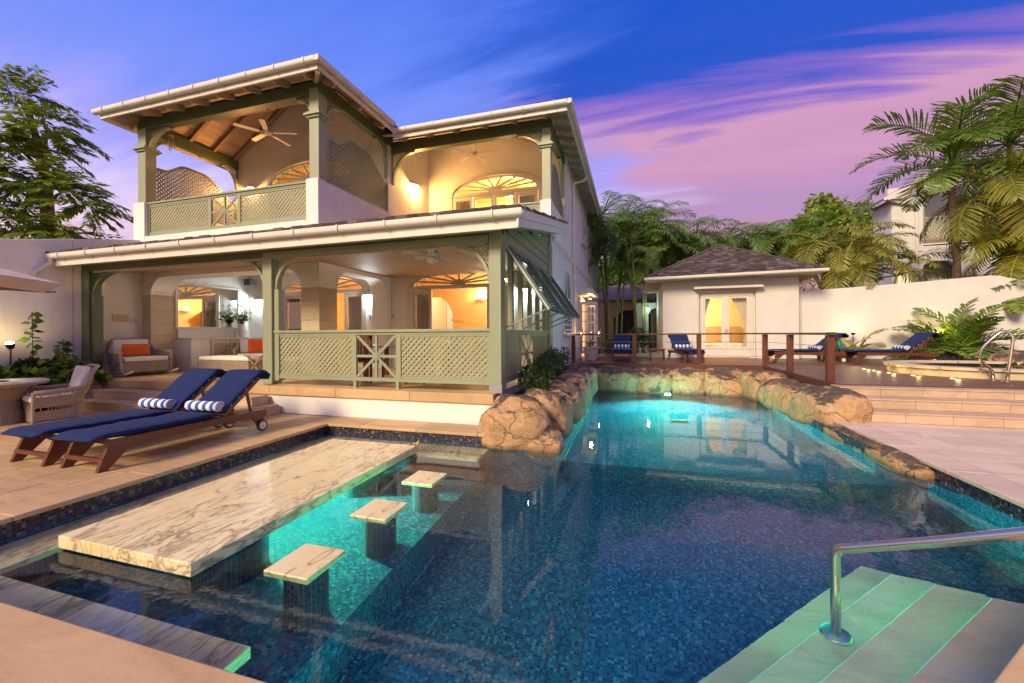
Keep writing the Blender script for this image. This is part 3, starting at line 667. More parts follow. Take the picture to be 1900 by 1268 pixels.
# upper lancet window with shutters, sill
def lancet(y0, y1, z0, zs, zt, lit=None):
    ym = (y0+y1)/2; arc = [(y0, zs)]+[(y0+(y1-y0)*k/12, zs+(zt-zs)*(1-abs(2*k/12-1)**1.7)) for k in range(1, 12)]+[(y1, zs)]
    out = [(y0-.10, z0)]+[(ym+(u-ym)*(1+.2/(y1-y0)), v+.10*(v > zs)) for u, v in arc]+[(y1+.10, z0)]
    w = hp_('window', MB().prism(out+[(y1, z0)]+arc[::-1]+[(y0, z0)], 'x', -2.11, -2.04), CREAM)
    MB().prism([(y0, z0)]+arc+[(y1, z0)], 'x', -2.109, -2.10).build('pane', GLASS, w)
    n = 7
    for k in range(n):
        z = z0+.06+(zs-z0)*k/n; bx(-2.095, -2.065, y0+.01, y1-.01, z, z+.05).build('louvre_slat', WHITE, w)
    bx(-2.09, -2.055, ym-.03, ym+.03, z0, zt-.02).build('mullion', CREAM, w)
    bx(-2.11, -1.96, y0-.18, y1+.18, z0-.10, z0-.002).build('sill', CREAM, w, bevel=.008)
lancet(17.75, 18.75, 5.48, 6.9, 7.32); lancet(12.75, 14.2, 1.55, 2.75, 3.5)
# lit side door with canopy
hd = hp_('door_canopy', bx(-2.11, -1.50, 16.3, 19.2, 3.12, 3.30), CREAM, bevel=.01)
hp_('door_frame', MB().box(-2.11, -2.03, 16.7, 16.85, .52, 3.0).box(-2.11, -2.03, 18.55, 18.7, .52, 3.0).box(-2.11, -2.03, 16.85, 18.55, 2.85, 3.0), CREAM)
LITP = emis('lit_side_room', (1, .50, .17), 1.1)
hp_('lit_doorway', bx(-2.109, -2.10, 16.85, 18.55, .52, 2.85), LITP)
def swing(y, x0, x1):
    f = MB(); f.box(x0, x0+.07, y, y+.04, .7, 2.8); f.box(x1-.07, x1, y, y+.04, .7, 2.8); f.box(x0+.07, x1-.07, y, y+.04, 2.7, 2.8); f.box(x0+.07, x1-.07, y, y+.04, .7, .85)
    d = hp_('window_leaf', f, CREAM)
    for z in (1.2, 1.6, 2.0, 2.4): bx(x0+.07, x1-.07, y+.008, y+.032, z-.015, z+.015).build('muntin', CREAM, d)
    bx((x0+x1)/2-.015, (x0+x1)/2+.015, y+.01, y+.03, .85, 2.7).build('muntin', CREAM, d); bx(x0+.07, x1-.07, y+.018, y+.022, .85, 2.7).build('pane', GLASS, d)
swing(16.66, -2.03, -1.38); swing(18.74, -2.03, -1.60)

# --- porch timber
def post(x0, x1, y0, y1, z0, z1, cap=None, m=SAGE):
    p = hp_('veranda_post', bx(x0, x1, y0, y1, z0, z1), m, bevel=.008)
    if cap:
        for k, (e, h) in enumerate(((.045, .05), (.09, .05), (.055, .04))):
            zz_ = cap+sum((.05, .05, .04)[:k]); bx(x0-e, x1+e, y0-e, y1+e, zz_+.001, zz_+h).build('capital', m, p, bevel=.005)
    return p
post(-12.84, -12.56, 6.48, 6.74, .52, 3.10, m=DGREEN); post(-12.55, -12.43, 6.52, 6.70, .90, 2.50, m=DGREEN)
post(-7.22, -6.985, 6.48, 6.74, .54, 3.10); post(-6.98, -6.86, 6.53, 6.69, .60, 2.45)
post(-2.325, -2.115, 6.48, 6.72, .54, 3.24); hp_('metal_shoe', bx(-2.335, -2.105, 6.47, 6.73, .522, .66), GREY)
for x in (-7.1,): hp_('post_foot', bx(x-.05, x+.05, 6.55, 6.66, .52, .56), BLACK)
hp_('front_beam', bx(-12.86, -2.335, 6.50, 6.66, 3.105, 3.245), DGREEN)
hp_('front_beam', bx(-7.2, -2.34, 6.475, 6.499, 3.075, 3.2), SAGE)
hp_('beam_trim', bx(-12.5, -2.4, 6.53, 6.64, 3.055, 3.102), SOFFIT)
def bracket(o, ua, a, b, ydep=.10, m=SAGE, ax='x', flip=1, lat=LATT):
    """o: corner point where post meets beam; arc reaches a along the beam and b down the post"""
    ox, oy, oz = o
    arc = [(a*(1-math.cos(R(t))), -b*(1-math.sin(R(t)))) for t in range(0, 91, 6)]
    arc2 = [(a*(1-math.cos(R(t)))*1.0+.055*math.cos(R(t))*1.0, -b*(1-math.sin(R(t)))-.055*math.sin(R(t))) for t in range(0, 91, 6)]
    poly = [(u*flip, v) for u, v in arc]+[(u*flip, v) for u, v in arc2[::-1]]
    if ax == 'x': mb = MB().prism([(ox+u, oz+v) for u, v in poly], 'y', oy-ydep/2, oy+ydep/2)
    else: mb = MB().prism([(oy+u, oz+v) for u, v in poly], 'x', ox-ydep/2, ox+ydep/2)
    br = hp_('bracket', mb, m)
    bx_ = MB()
    if ax == 'x': bx_.box(min(ox, ox+flip*.03), max(ox, ox+flip*.03), oy-.04, oy+.04, oz-b, oz); bx_.box(min(ox, ox+flip*a), max(ox, ox+flip*a), oy-.04, oy+.04, oz-.03, oz)
    else: bx_.box(ox-.04, ox+.04, min(oy, oy+flip*.03), max(oy, oy+flip*.03), oz-b, oz); bx_.box(ox-.04, ox+.04, min(oy, oy+flip*a), max(oy, oy+flip*a), oz-.03, oz)
    bx_.build('batten', m, br)
    l = MB(); U = (flip, 0, 0) if ax == 'x' else (0, flip, 0)
    lattice(l, o, U, (0, 0, -1), lambda u, v: ((u-a)/a)**2+((v-b)/b)**2 > 1.0, a, b, .06, .028, .008)
    lo = l.build('lattice', lat, br, solid=False); lo['kind'] = 'stuff'
bracket((-12.56, 6.59, 3.10), 0, .92, .62, m=DGREEN, lat=DGREEN)
bracket((-7.22, 6.60, 3.10), 0, .62, .66, flip=-1); bracket((-6.985, 6.60, 3.10), 0, .62, .66)
bracket((-2.33, 6.60, 3.075), 0, .64, .66, flip=-1)
# --- railings: frame, lattice panels and a starburst panel
def railing(O, U, segs, z0, z1, leg=None, m=SAGE, sp=.075, w=.047, top=.09):
    """O start on the floor line, U unit direction; segs: list of (u0, u1, kind)"""
    O, U = Vector(O), Vector(U); N = U.cross(Vector((0, 0, 1)))
    u0, u1 = segs[0][0], segs[-1][1]
    def P_(u, z, n=0): return O+U*u+N*n+Vector((0, 0, z))
    r = hp_('railing', MB().bar(P_(u0, z1-.035), P_(u1, z1-.035), .12, .05).bar(P_(u0, z1-.085), P_(u1, z1-.085), .06, .048), m, bevel=.004)
    MB().bar(P_(u0, z0+.035), P_(u1, z0+.035), .06, .07).build('bottom_rail', m, r)
    zt, zb = z1-.11, z0+.071
    for a, b, k in segs:
        for u in (a+.025, b-.025): MB().bar(P_(u, zb), P_(u, zt), .05, .055, N).build('stile', m, r)
        if k == 'lattice':
            f = MB(); f.bar(P_(a+.05, zb+.018), P_(b-.05, zb+.018), .04, .035); f.bar(P_(a+.05, zt-.018), P_(b-.05, zt-.018), .04, .035); f.build('panel_frame', m, r)
            l = MB(); lattice(l, P_(0, 0), U, (0, 0, 1), lambda u, v: True, b-.05, zt-.03, sp, w, .009, a+.05, zb+.03)
            l.build('lattice', LATT, r, solid=False, kind='stuff')
        else:
            um, zm_ = (a+b)/2, (zb+zt)/2
            for p, q_ in (((a+.05, zb), (b-.05, zt)), ((a+.05, zt), (b-.05, zb)), ((um, zb), (um, zt)), ((a+.05, zm_), (b-.05, zm_))):
                MB().bar(P_(*p), P_(*q_), .05, .03+.004*(p[0] == um), N).build('spoke', m, r)
            MB().bar(P_(um, zm_, -.024), P_(um, zm_, .024), .10, .10).build('boss', m, r)
            if leg:
                for u in (a+.02, b-.02): MB().bar(P_(u, leg), P_(u, z0+.03), .065, .065, N).build('foot', m, r)
    return r
railing((-6.98, 6.57, 0), (1, 0, 0), [(0, 1.90, 'lattice'), (1.90, 2.86, 'star'), (2.86, 4.65, 'lattice')], .65, 1.625, .52)
railing((-2.17, 6.72, 0), (0, 1, 0), [(0, 1.10, 'lattice'), (1.10, 2.17, 'star'), (2.17, 3.80, 'lattice')], .65, 1.60, .52, SAGE)
# --- right side of the porch: window mullions, clapboard gable and propped shutter
for y in (7.18, 7.85, 8.62, 9.36, 10.20): hp_('mullion', bx(-2.21, -2.12, y, y+.10, 1.60, 3.10), SAGE)
hp_('side_beam', bx(-2.25, -2.12, 6.725, 10.55, 3.02, 3.13), SAGE)
hp_('side_post', bx(-2.30, -2.10, 10.55, 10.985, .52, 3.9), SAGE)
hp_('gable_core', MB().prism([(6.725, 3.131), (10.545, 3.131), (10.545, 4.05), (6.725, 3.30)], 'x', -2.24, -2.155), SAGE)
def rz_(y): return 3.43+.206*(y-5.95)
for k in range(5):
    z0, z1 = 3.135+.19*k, 3.135+.19*(k+1)-.006
    ys = max(6.725, 5.95+(z1-3.30)/.206) if z1 > 3.4 else 6.725
    if ys < 10.5: hp_('siding_board', MB().add([(-2.154, ys, z0), (-2.154, 10.545, z0), (-2.115, 10.545, z0), (-2.115, ys, z0), (-2.154, ys, z1), (-2.154, 10.545, z1), (-2.138, 10.545, z1), (-2.138, ys, z1)], [(0,3,2,1),(4,5,6,7),(0,1,5,4),(1,2,6,5),(2,3,7,6),(3,0,4,7)]), SAGE)
sh = hp_('propped_shutter', MB(), TEALG) if False else None
ht, hb = Vector((-2.09, 0, 3.03)), Vector((-1.35, 0, 1.93)); sd_ = hb-ht
def sp_(t, y, n=0):
    p = ht+sd_*t; nn = Vector((sd_.z, 0, -sd_.x)).normalized()*-1; return Vector((p.x, y, p.z))+nn*n
f = MB()
for ya in (6.82, 8.11, 9.40, 10.66): f.bar(sp_(0, ya), sp_(1, ya), .09, .045, (0, 1, 0))
f.bar(sp_(.03, 6.82), sp_(.03, 10.66), .045, .09, sd_); f.bar(sp_(.97, 6.82), sp_(.97, 10.66), .045, .09, sd_)
sh = hp_('propped_shutter', f, TEALG)
for k in range(3):
    for j in range(17):
        tt = .08+.053*j; ya, yb = 6.87+1.29*k, 8.06+1.29*k+(.0 if k < 2 else -.03)
        MB().bar(sp_(tt-.028, ya, .02), sp_(tt-.028, yb, .02), .012, .078, Vector(sd_).normalized()+Vector((.30, 0, .25))).build('louvre_slat', TEALG, sh)
MB().bar(sp_(0, 6.785, -.0), sp_(1.0, 6.785, 0), .02, .10, (0, 1, 0)).build('edge_board', CREAM, sh)
for y in (6.95, 8.1, 8.2, 9.4, 10.5): MB().tube([(-2.12, y-.25, 1.62), (-1.37, y+.05, 1.98)], .016, 6).build('stay_rod', SAGE, sh)
# --- lean-to porch roof, gutter, fascia
hp_('porch_ceiling', bx(-13.05, -7.075, 6.66, 7.878, 3.25, 3.29), SOFFIT); hp_('porch_ceiling', bx(-7.075, -2.25, 6.66, 10.838, 3.251, 3.29), SOFFIT)
hp_('loggia_ceiling', bx(-12.70, -7.58, 8.481, 10.838, 3.62, 3.68), WHITE)
hp_('soffit', bx(-13.05, -2.1, 6.10, 6.499, 3.245, 3.27), SOFFIT); hp_('soffit', MB().add([(-2.11, 6.1, 3.246), (-1.70, 6.1, 3.246), (-1.70, 10.87, 4.22), (-2.11, 10.87, 4.22)], [(0, 1, 2, 3)]), SOFFIT, solid=False, thick=.02)
hp_('fascia', bx(-13.05, -1.68, 6.05, 6.10, 3.165, 3.36), CREAM)
def gutter(name, p, q, side, n, par=H):
    """half-round gutter from p to q (top back edge), side: outward unit vector"""
    p, q, s_ = Vector(p), Vector(q), Vector(side); d = (q-p).normalized(); prof = [(0, 0), (0, -.10)]+[(.06+.065*math.sin(R(t)), -.055-.065*math.cos(R(t))) for t in range(-30, 91, 20)]+[(.125, .0), (.113, .0), (.105, -.05), (.02, -.06), (.012, 0)]
    vs = [p+s_*a+Vector((0, 0, b)) for a, b in prof]+[q+s_*a+Vector((0, 0, b)) for a, b in prof]; k = len(prof)
    gu = MB().add(vs, [tuple(range(k)), tuple(range(2*k-1, k-1, -1))]+[(i, i+k, (i+1) % k+k, (i+1) % k) for i in range(k)]).build(name, CREAM, par)
    L = (q-p).length; m = max(2, int(L/n))
    for i in range(m):
        c = p.lerp(q, (i+.5)/m); pr = [(-.03, -.135)]+[(.06+.078*math.sin(R(t)), -.055-.078*math.cos(R(t))) for t in range(-20, 91, 22)]+[(.138, .008)]
        w = d*.014; vv = [c-w+s_*a+Vector((0, 0, b)) for a, b in pr]+[c+w+s_*a+Vector((0, 0, b)) for a, b in pr]; kk = len(pr)
        MB().add(vv, [(j, j+1, j+1+kk, j+kk) for j in range(kk-1)]).build('gutter_bracket', CREAM, gu, solid=False, thick=.006)
    return gu
gg = gutter('gutter', (-13.04, 6.05, 3.435), (-1.60, 6.05, 3.435), (0, -1, 0), .95)
MB().tube([(-12.93, 5.99, 3.32), (-12.93, 5.99, 3.22), (-12.95, 5.86, 3.10), (-13.0, 5.76, 3.0), (-13.0, 5.74, 2.85)], .05, 10).build('downspout', CREAM, gg, smooth=True)
hp_('barge_board', MB().prism([(6.0, 3.30), (10.87, 4.305), (10.87, 4.46), (6.0, 3.455)], 'x', -1.69, -1.655), CREAM)
hp_('barge_board', MB().prism([(6.0, 3.165), (10.87, 4.17), (10.87, 4.303), (6.0, 3.297)], 'x', -1.70, -1.668), CREAM)
def shingles(parent, P0, U, V, inside, ul, vl, w=.16, h=.17, m=SHING, exact=True, jw=.5):
    """courses of shingles on the plane P0 + u*U + v*V (V points up the slope); joined into one part"""
    P0, U, V = Vector(P0), Vector(U).normalized(), Vector(V).normalized(); N = U.cross(V).normalized(); mb = MB(); v = 0; k = 0; rr = random.Random(int(ul*100))
    while v < vl:
        u = -rr.random()*w
        while u < ul:
            ww = w*(1+jw*(rr.random()-.5)); a, b = max(u, 0), min(u+ww-.008, ul); u += ww
            if b-a < .02: continue
            for _ in range(3):
                if not inside(a, v): a += (b-a)*.34
                if not inside(b, v): b -= (b-a)*.34
            if not (inside((a+b)/2, v+.02)) or b-a < .03: continue
            t0 = .030+.022*rr.random(); vb = v-.01*rr.random(); vt = v+h*1.25
            c = [P0+U*a+V*vb, P0+U*b+V*vb, P0+U*b+V*vt, P0+U*a+V*vt]
            mb.add([c[0], c[1], c[2], c[3], c[0]+N*t0, c[1]+N*(t0+.004*rr.random()), c[2]+N*.004, c[3]+N*.004], [(4, 5, 6, 7), (0, 1, 5, 4), (0, 4, 7, 3), (1, 2, 6, 5)])
        v += h; k += 1
    return mb.build('shingles', m, parent, solid=False, kind='stuff')
pr = hp_('porch_roof', MB().prism([(6.0, 3.39), (7.88, 3.80), (7.88, 3.86), (6.0, 3.455)], 'x', -13.05, -7.075).prism([(6.0, 3.39), (10.87, 4.40), (10.87, 4.462), (6.0, 3.455)], 'x', -7.074, -1.69), SHING)
cs, sn = math.cos(math.atan(.206)), math.sin(math.atan(.206))
shingles(pr, (-13.05, 5.96, 3.455), (1, 0, 0), (0, cs, sn), lambda u, v: (u < 5.98 and v < 1.95) or u >= 5.98, 11.42, 4.95, .2, .2)
# --- upper storey: left balcony
hp_('balcony_slab', bx(-13.36, -7.06, 7.86, 10.835, 3.92, 4.16), WHITE, bevel=.01)
hp_('balcony_slab', bx(-7.058, -2.10, 10.80, 13.35, 3.92, 4.16), WHITE)
hp_('wall_band', bx(-12.905, -7.435, 7.875, 8.0, 4.161, 4.27), WHITE)
for a in ((-13.345, -12.91, 7.87, 8.25), ): hp_('parapet', bx(*a, 4.161, 5.225), WHITE, bevel=.01)
hp_('parapet', bx(-7.43, -7.075, 7.87, 8.16, 4.15, 5.235), WHITE, bevel=.008); hp_('parapet', bx(-7.36, -7.08, 8.161, 10.86, 4.15, 5.215), WHITE)
hp_('parapet', bx(-13.34, -13.05, 8.251, 10.86, 4.161, 5.215), WHITE)
hp_('parapet_wall', MB().prism([(10.865, 4.165), (13.35, 4.165), (13.35, 8.65), (10.865, 7.5)], 'x', -7.30, -7.09), WHITE)
post(-13.24, -12.94, 7.92, 8.20, 5.226, 7.30, cap=6.66); post(-7.36, -7.085, 7.91, 8.18, 5.236, 7.40, cap=6.68)
hp_('pilaster', bx(-7.13, -7.075, 10.75, 10.98, 4.16, 7.3), WHITE)
railing((-12.905, 8.0, 0), (1, 0, 0), [(0, 2.27, 'lattice'), (2.27, 3.27, 'star'), (3.27, 5.47, 'lattice')], 4.31, 5.24, 4.27, SAGE, .08, .05)
hp_('balcony_beam', bx(-13.27, -7.05, 7.93, 8.12, 7.27, 7.56), DGREEN)
hp_('balcony_beam', bx(-13.27, -13.09, 8.121, 10.835, 7.27, 7.56), DGREEN); hp_('balcony_beam', bx(-7.23, -7.05, 8.121, 11.0, 7.27, 7.56), DGREEN)
bracket((-12.94, 8.05, 7.27), 0, .82, .55); bracket((-7.36, 8.05, 7.27), 0, .48, .52, flip=-1)
bracket((-13.15, 8.20, 7.27), 0, .62, .55, ax='y'); bracket((-13.15, 10.83, 7.27), 0, .55, .68, ax='y', flip=-1)
bracket((-7.15, 8.18, 7.27), 0, .55, .55, ax='y'); bracket((-7.15, 10.80, 7.27), 0, .62, 1.0, ax='y', flip=-1)
def spl(pts, x):
    for (a, b), (c, d) in zip(pts, pts[1:]):
        if a <= x <= c:
            t = (x-a)/(c-a); t = t*t*(3-2*t); return b+(d-b)*t
    return pts[-1][1]
def screen(x, y0, y1, zb, pts, sgn=1, m=SAGE, lt=LATD):
    top = lambda u: spl(pts, u); L = y1-y0
    rim = MB(); pp = [(x, y0+L*k/40, zb+top(L*k/40)) for k in range(41)]
    for a, b in zip(pp, pp[1:]): rim.bar(a, (b[0], b[1]+.004, b[2]), .07, .045, (1, 0, 0))
    rim.box(x-.035, x+.035, y0, y0+.05, zb, zb+top(0)); rim.box(x-.035, x+.035, y1-.05, y1, zb, zb+top(L)); rim.box(x-.035, x+.035, y0, y1, zb, zb+.05)
    s = hp_('privacy_screen', rim, m); l = MB()
    lattice(l, (x, y0, zb), (0, 1, 0), (0, 0, 1), lambda u, v: v < top(u), L, 1.75, .085, .052, .010)
    l.build('lattice', lt, s, solid=False, kind='stuff')
SC = [(0, 1.13), (.33, 1.14), (.95, 1.47), (1.45, 1.46), (2.55, .86)]
screen(-7.13, 8.2, 10.75, 5.22, SC); screen(-13.18, 8.2, 10.8, 5.22, SC, m=DGREEN)
# left balcony back wall with arched door, sloping boarded ceiling with rafters
def gz(x): return 7.6+.69*min(x+13.2, -7.08-x)
poly = [(-13.2, 4.1), (-11.75, 4.1), (-11.75, 6.55)] + [(-10.1-1.65*math.cos(R(7.5*k)), 6.55+.66*math.sin(R(7.5*k))) for k in range(1, 24)] + [(-8.45, 6.55), (-8.45, 4.1), (-7.1, 4.1), (-7.1, 7.6), (-10.14, 9.68), (-13.2, 7.6)]
hp_('balcony_wall', MB().prism(poly, 'y', 10.84, 11.0), WHITE)
fr = MB(); fr.prism([(-10.1-1.74*math.cos(R(6*k)), 6.55+.74*math.sin(R(6*k))) for k in range(31)]+[(-10.1+1.64*math.cos(R(6*k)), 6.55+.65*math.sin(R(6*k))) for k in range(31)], 'y', 10.80, 10.838); hp_('arch_moulding', fr, CREAM)
fanlight(-10.1, 10.87, 6.62, 1.62, .57, 8)
hp_('door_frame', MB().box(-11.75, -11.66, 10.86, 10.98, 4.17, 6.5).box(-8.54, -8.45, 10.86, 10.98, 4.17, 6.5).box(-11.75, -8.45, 10.86, 10.98, 6.5, 6.62), CREAM)
for k in range(4): leaf(-11.65+.78*k, -10.88+.78*k, 10.90, 4.18, 6.49, curtain=k in (0, 3))
# boarded ceilings as courses of boards
def ceiling(x0, x1, y0, y1, z0, slope, axis, nb, m=PINE):
    for k in range(nb):
        if axis == 'x':
            a, b = x0+(x1-x0)*k/nb, x0+(x1-x0)*(k+1)/nb-.006*(1 if x1 > x0 else -1)
            za, zb_ = z0+slope*abs(a-x0), z0+slope*abs(b-x0)
            y0 = 7.98+max(0, (max(za, zb_)-7.62))/.69
            if y0 > y1-.05: continue
            MB().add([(a, y0, za), (b, y0, zb_), (b, y1, zb_), (a, y1, za), (a, y0, za+.03), (b, y0, zb_+.03), (b, y1, zb_+.03), (a, y1, za+.03)], [(0,3,2,1),(4,5,6,7),(0,1,5,4),(1,2,6,5),(2,3,7,6),(3,0,4,7)]).build('ceiling_board', m, H)
ceiling(-13.2, -10.14, 8.0, 10.838, 7.62, .69, 'x', 19); ceiling(-7.08, -10.14, 8.0, 10.838, 7.62, .69, 'x', 19)
for y in (8.5, 9.25, 10.0, 10.7):
    xr = y-8.0; MB().bar((-13.2, y, 7.56), (-13.2+xr, y, 7.56+.69*xr), .09, .15).build('rafter', RAFT, H); MB().bar((-7.08, y, 7.56), (-7.08-xr, y, 7.56+.69*xr), .09, .15).build('rafter', RAFT, H)
MB().bar((-13.2, 7.95, 7.55), (-10.3, 10.8, 9.52), .11, .16).build('hip_rafter', RAFT, H); hp_('tie_beam', bx(-12.3, -8.0, 9.34, 9.44, 8.14, 8.24), RAFT)
# --- upper storey: right balcony
hp_('parapet', bx(-2.39, -2.09, 10.80, 11.16, 4.162, 5.16), WHITE, bevel=.008)
hp_('parapet', MB().prism([(11.161, 4.162), (13.28, 4.162), (13.28, 5.14), (11.161, 5.14)], 'x', -2.36, -2.10), WHITE)
post(-2.345, -2.105, 10.86, 11.10, 5.161, 7.12, cap=6.58)
railing((-7.07, 10.92, 0), (1, 0, 0), [(0, 2.35, 'lattice'), (2.35, 4.68, 'lattice')], 4.25, 5.15, None, SAGE, .08, .042)
hp_('balcony_beam', bx(-7.05, -2.08, 10.87, 11.05, 7.07, 7.40), DGREEN); hp_('balcony_beam', bx(-2.28, -2.10, 11.051, 13.28, 7.07, 7.40), DGREEN)
bracket((-7.07, 10.96, 7.07), 0, .75, .95); bracket((-2.345, 10.96, 7.07), 0, .70, .55, flip=-1)
bracket((-2.19, 11.10, 7.07), 0, .6, .5, ax='y'); bracket((-2.19, 13.27, 7.07), 0, .6, 1.1, ax='y', flip=-1)
screen(-2.2, 11.12, 13.27, 5.145, [(0, .95), (.25, 1.0), (.75, 1.33), (1.1, 1.33), (2.15, .55)], m=SAGE)
poly = [(-7.1, 4.1), (-6.25, 4.1), (-6.25, 6.42)] + [(-4.58-1.6*math.cos(R(7.5*k)), 6.42+.62*math.sin(R(7.5*k))) for k in range(1, 24)] + [(-2.95, 6.42), (-2.95, 4.1), (-2.1, 4.1), (-2.1, 7.45), (-4.55, 8.62), (-7.1, 8.62)]
hp_('balcony_wall', MB().prism(poly, 'y', 13.35, 13.5), WHITE)
fr = MB(); fr.prism([(-4.58-1.70*math.cos(R(6*k)), 6.42+.72*math.sin(R(6*k))) for k in range(31)]+[(-4.58+1.58*math.cos(R(6*k)), 6.42+.61*math.sin(R(6*k))) for k in range(31)], 'y', 13.31, 13.348); hp_('arch_moulding', fr, CREAM)
fanlight(-4.58, 13.37, 6.50, 1.57, .52, 8)
hp_('door_frame', MB().box(-6.25, -6.18, 13.36, 13.48, 4.17, 6.4).box(-3.02, -2.95, 13.36, 13.48, 4.17, 6.4).box(-6.25, -2.95, 13.36, 13.48, 6.4, 6.50), CREAM)
for k in range(4): leaf(-6.17+.785*k, -5.40+.785*k, 13.40, 4.18, 6.39, curtain=k in (0, 3))
hp_('balcony_ceiling', MB().add([(-2.1, 10.9, 7.47), (-2.1, 13.35, 7.47), (-4.55, 13.35, 8.60), (-7.1, 13.35, 8.60), (-7.1, 10.9, 7.47)], [(0, 1, 2), (0, 2, 3, 4)]), WHITE, solid=False, thick=.04)
for y in (12.1, 13.2): MB().bar((-2.1, y, 7.42), (-2.1-(y-10.9), y, 7.42+.46*(y-10.9)), .08, .12).build('rafter', SOFFIT, H)
# upper rooms
UPW = simple('upper_room_paint', (.80, .62, .34), (.75, .57, .30), 1.5, .7)
hp_('room_shell', MB().box(-13.2, -7.1, 14.4, 14.5, 4.1, 7.7).box(-13.2, -13.1, 11.0, 14.4, 4.1, 7.7).box(-7.3, -7.2, 13.5, 14.4, 4.1, 7.7).box(-13.1, -7.3, 11.0, 14.4, 4.05, 4.1).box(-13.1, -7.3, 11.0, 14.4, 7.5, 7.6), UPW)
hp_('room_shell', MB().box(-7.0, -2.3, 17.0, 17.1, 4.1, 7.5).box(-7.1, -7.0, 13.5, 17.0, 4.1, 7.5).box(-2.3, -2.27, 13.5, 17.0, 4.1, 7.4).box(-7.0, -2.3, 13.5, 17.0, 4.05, 4.1).box(-7.0, -2.3, 13.5, 17.0, 7.35, 7.45), UPW)

# --- eaves: rafter tails, soffit boards, fascias, gutters, hipped shingle roofs
def eave_front(x0, x1, yb, yo, z, sp=.78):
    n = int((x1-x0)/sp)
    for k in range(n+1):
        x = x0+(x1-x0)*k/n; MB().prism([(yo+.05, z-.10), (yo+.15, z-.19), (yb, z-.02), (yb, z+.10), (yo+.05, z-.03)], 'x', x-.035, x+.035).build('rafter_tail', SOFFIT, H)
    MB().add([(x0-.5, yo, z-.03), (x1+.5, yo, z-.03), (x1+.1, yb+.1, z+.16), (x0-.1, yb+.1, z+.16)], [(0, 1, 2, 3)]).build('eave_soffit', SOFFIT, H, solid=False, thick=.03)
def eave_side(y0, y1, xb, xo, z, sp=.78, d0=.5, d1=.0):
    n = max(1, int((y1-y0)/sp))
    for k in range(n+1):
        y = y0+(y1-y0)*k/n; s_ = 1 if xo > xb else -1
        MB().prism([(xo-.05*s_, z-.10), (xo-.15*s_, z-.19), (xb, z-.02), (xb, z+.10), (xo-.05*s_, z-.03)], 'y', y-.035, y+.035).build('rafter_tail', SOFFIT, H)
    s_ = 1 if xo > xb else -1
    MB().add([(xo, y0-d0, z-.03), (xo, y1+d1, z-.03), (xb-.1*s_, y1+d1, z+.16), (xb-.1*s_, y0-.1, z+.16)], [(0, 1, 2, 3)]).build('eave_soffit', SOFFIT, H, solid=False, thick=.03)
ZL = 7.54; xa, xb_, yo = -13.72, -6.60, 7.36
eave_front(-13.2, -7.08, 7.93, yo, ZL); eave_side(8.0, 10.0, -7.06, xb_, ZL, .72, .55, .35); eave_side(8.0, 10.8, -13.26, xa, ZL, .72)
hp_('fascia', bx(xa, xb_, yo-.02, yo+.02, ZL-.17, ZL-.01), CREAM); hp_('fascia', bx(xb_-.02, xb_+.02, yo+.022, 10.33, ZL-.17, ZL-.01), CREAM); hp_('fascia', bx(xa-.02, xa+.02, yo+.022, 11, ZL-.17, ZL-.01), CREAM)
gutter('gutter', (xa-.12, yo-.02, ZL+.05), (xb_+.14, yo-.02, ZL+.05), (0, -1, 0), .8); gutter('gutter', (xb_+.02, yo-.145, ZL+.05), (xb_+.02, 10.20, ZL+.05), (1, 0, 0), .75)
MB().bar((-6.62, 7.38, ZL-.17), (-7.15, 7.9, ZL+.02), .09, .16).build('hip_rafter', SOFFIT, H)
def hip_roof(x0, x1, y0, y1, z, rise, parent_name='roof', shing=False):
    w = (x1-x0)/2; xm = (x0+x1)/2; r = hp_(parent_name, MB().add([(x0, y0, z), (x1, y0, z), (x1, y1, z), (x0, y1, z), (xm, y0+w, z+rise), (xm, y1, z+rise)], [(0, 1, 4), (1, 2, 5, 4), (2, 3, 5), (3, 0, 4, 5)]), SHING, solid=False, thick=.05)
    return r
hip_roof(xa-.02, xb_+.02, yo-.03, 10.99, ZL+.05, 2.66)
ZR = 7.37; yo2, xo2 = 10.33, -1.57
eave_front(-6.5, -2.2, 10.87, yo2, ZR, .72); eave_side(10.9, 25.9, -2.10, xo2, ZR, .62, .52, .2)
hp_('fascia', bx(-6.58, xo2, yo2-.02, yo2+.02, ZR-.17, ZR-.01), CREAM); hp_('fascia', bx(xo2-.02, xo2+.02, yo2+.022, 26.2, ZR-.17, ZR-.01), CREAM)
gutter('gutter', (-6.58, yo2-.02, ZR+.06), (xo2+.14, yo2-.02, ZR+.06), (0, -1, 0), .85); gutter('gutter', (xo2+.02, yo2-.145, ZR+.06), (xo2+.02, 26.25, ZR+.06), (1, 0, 0), 1.0)
hp_('roof', MB().add([(-6.56, yo2-.03, ZR+.05), (xo2+.02, yo2-.03, ZR+.05), (xo2+.02, 26.2, ZR+.05), (-4.3, 13.05, ZR+1.45), (-4.3, 26.2, ZR+1.45), (-7.0, 13.05, ZR+1.45), (-7.0, 26.2, ZR+1.45)], [(0, 1, 3, 5), (1, 2, 4, 3), (3, 4, 6, 5)]), SHING, solid=False, thick=.05)

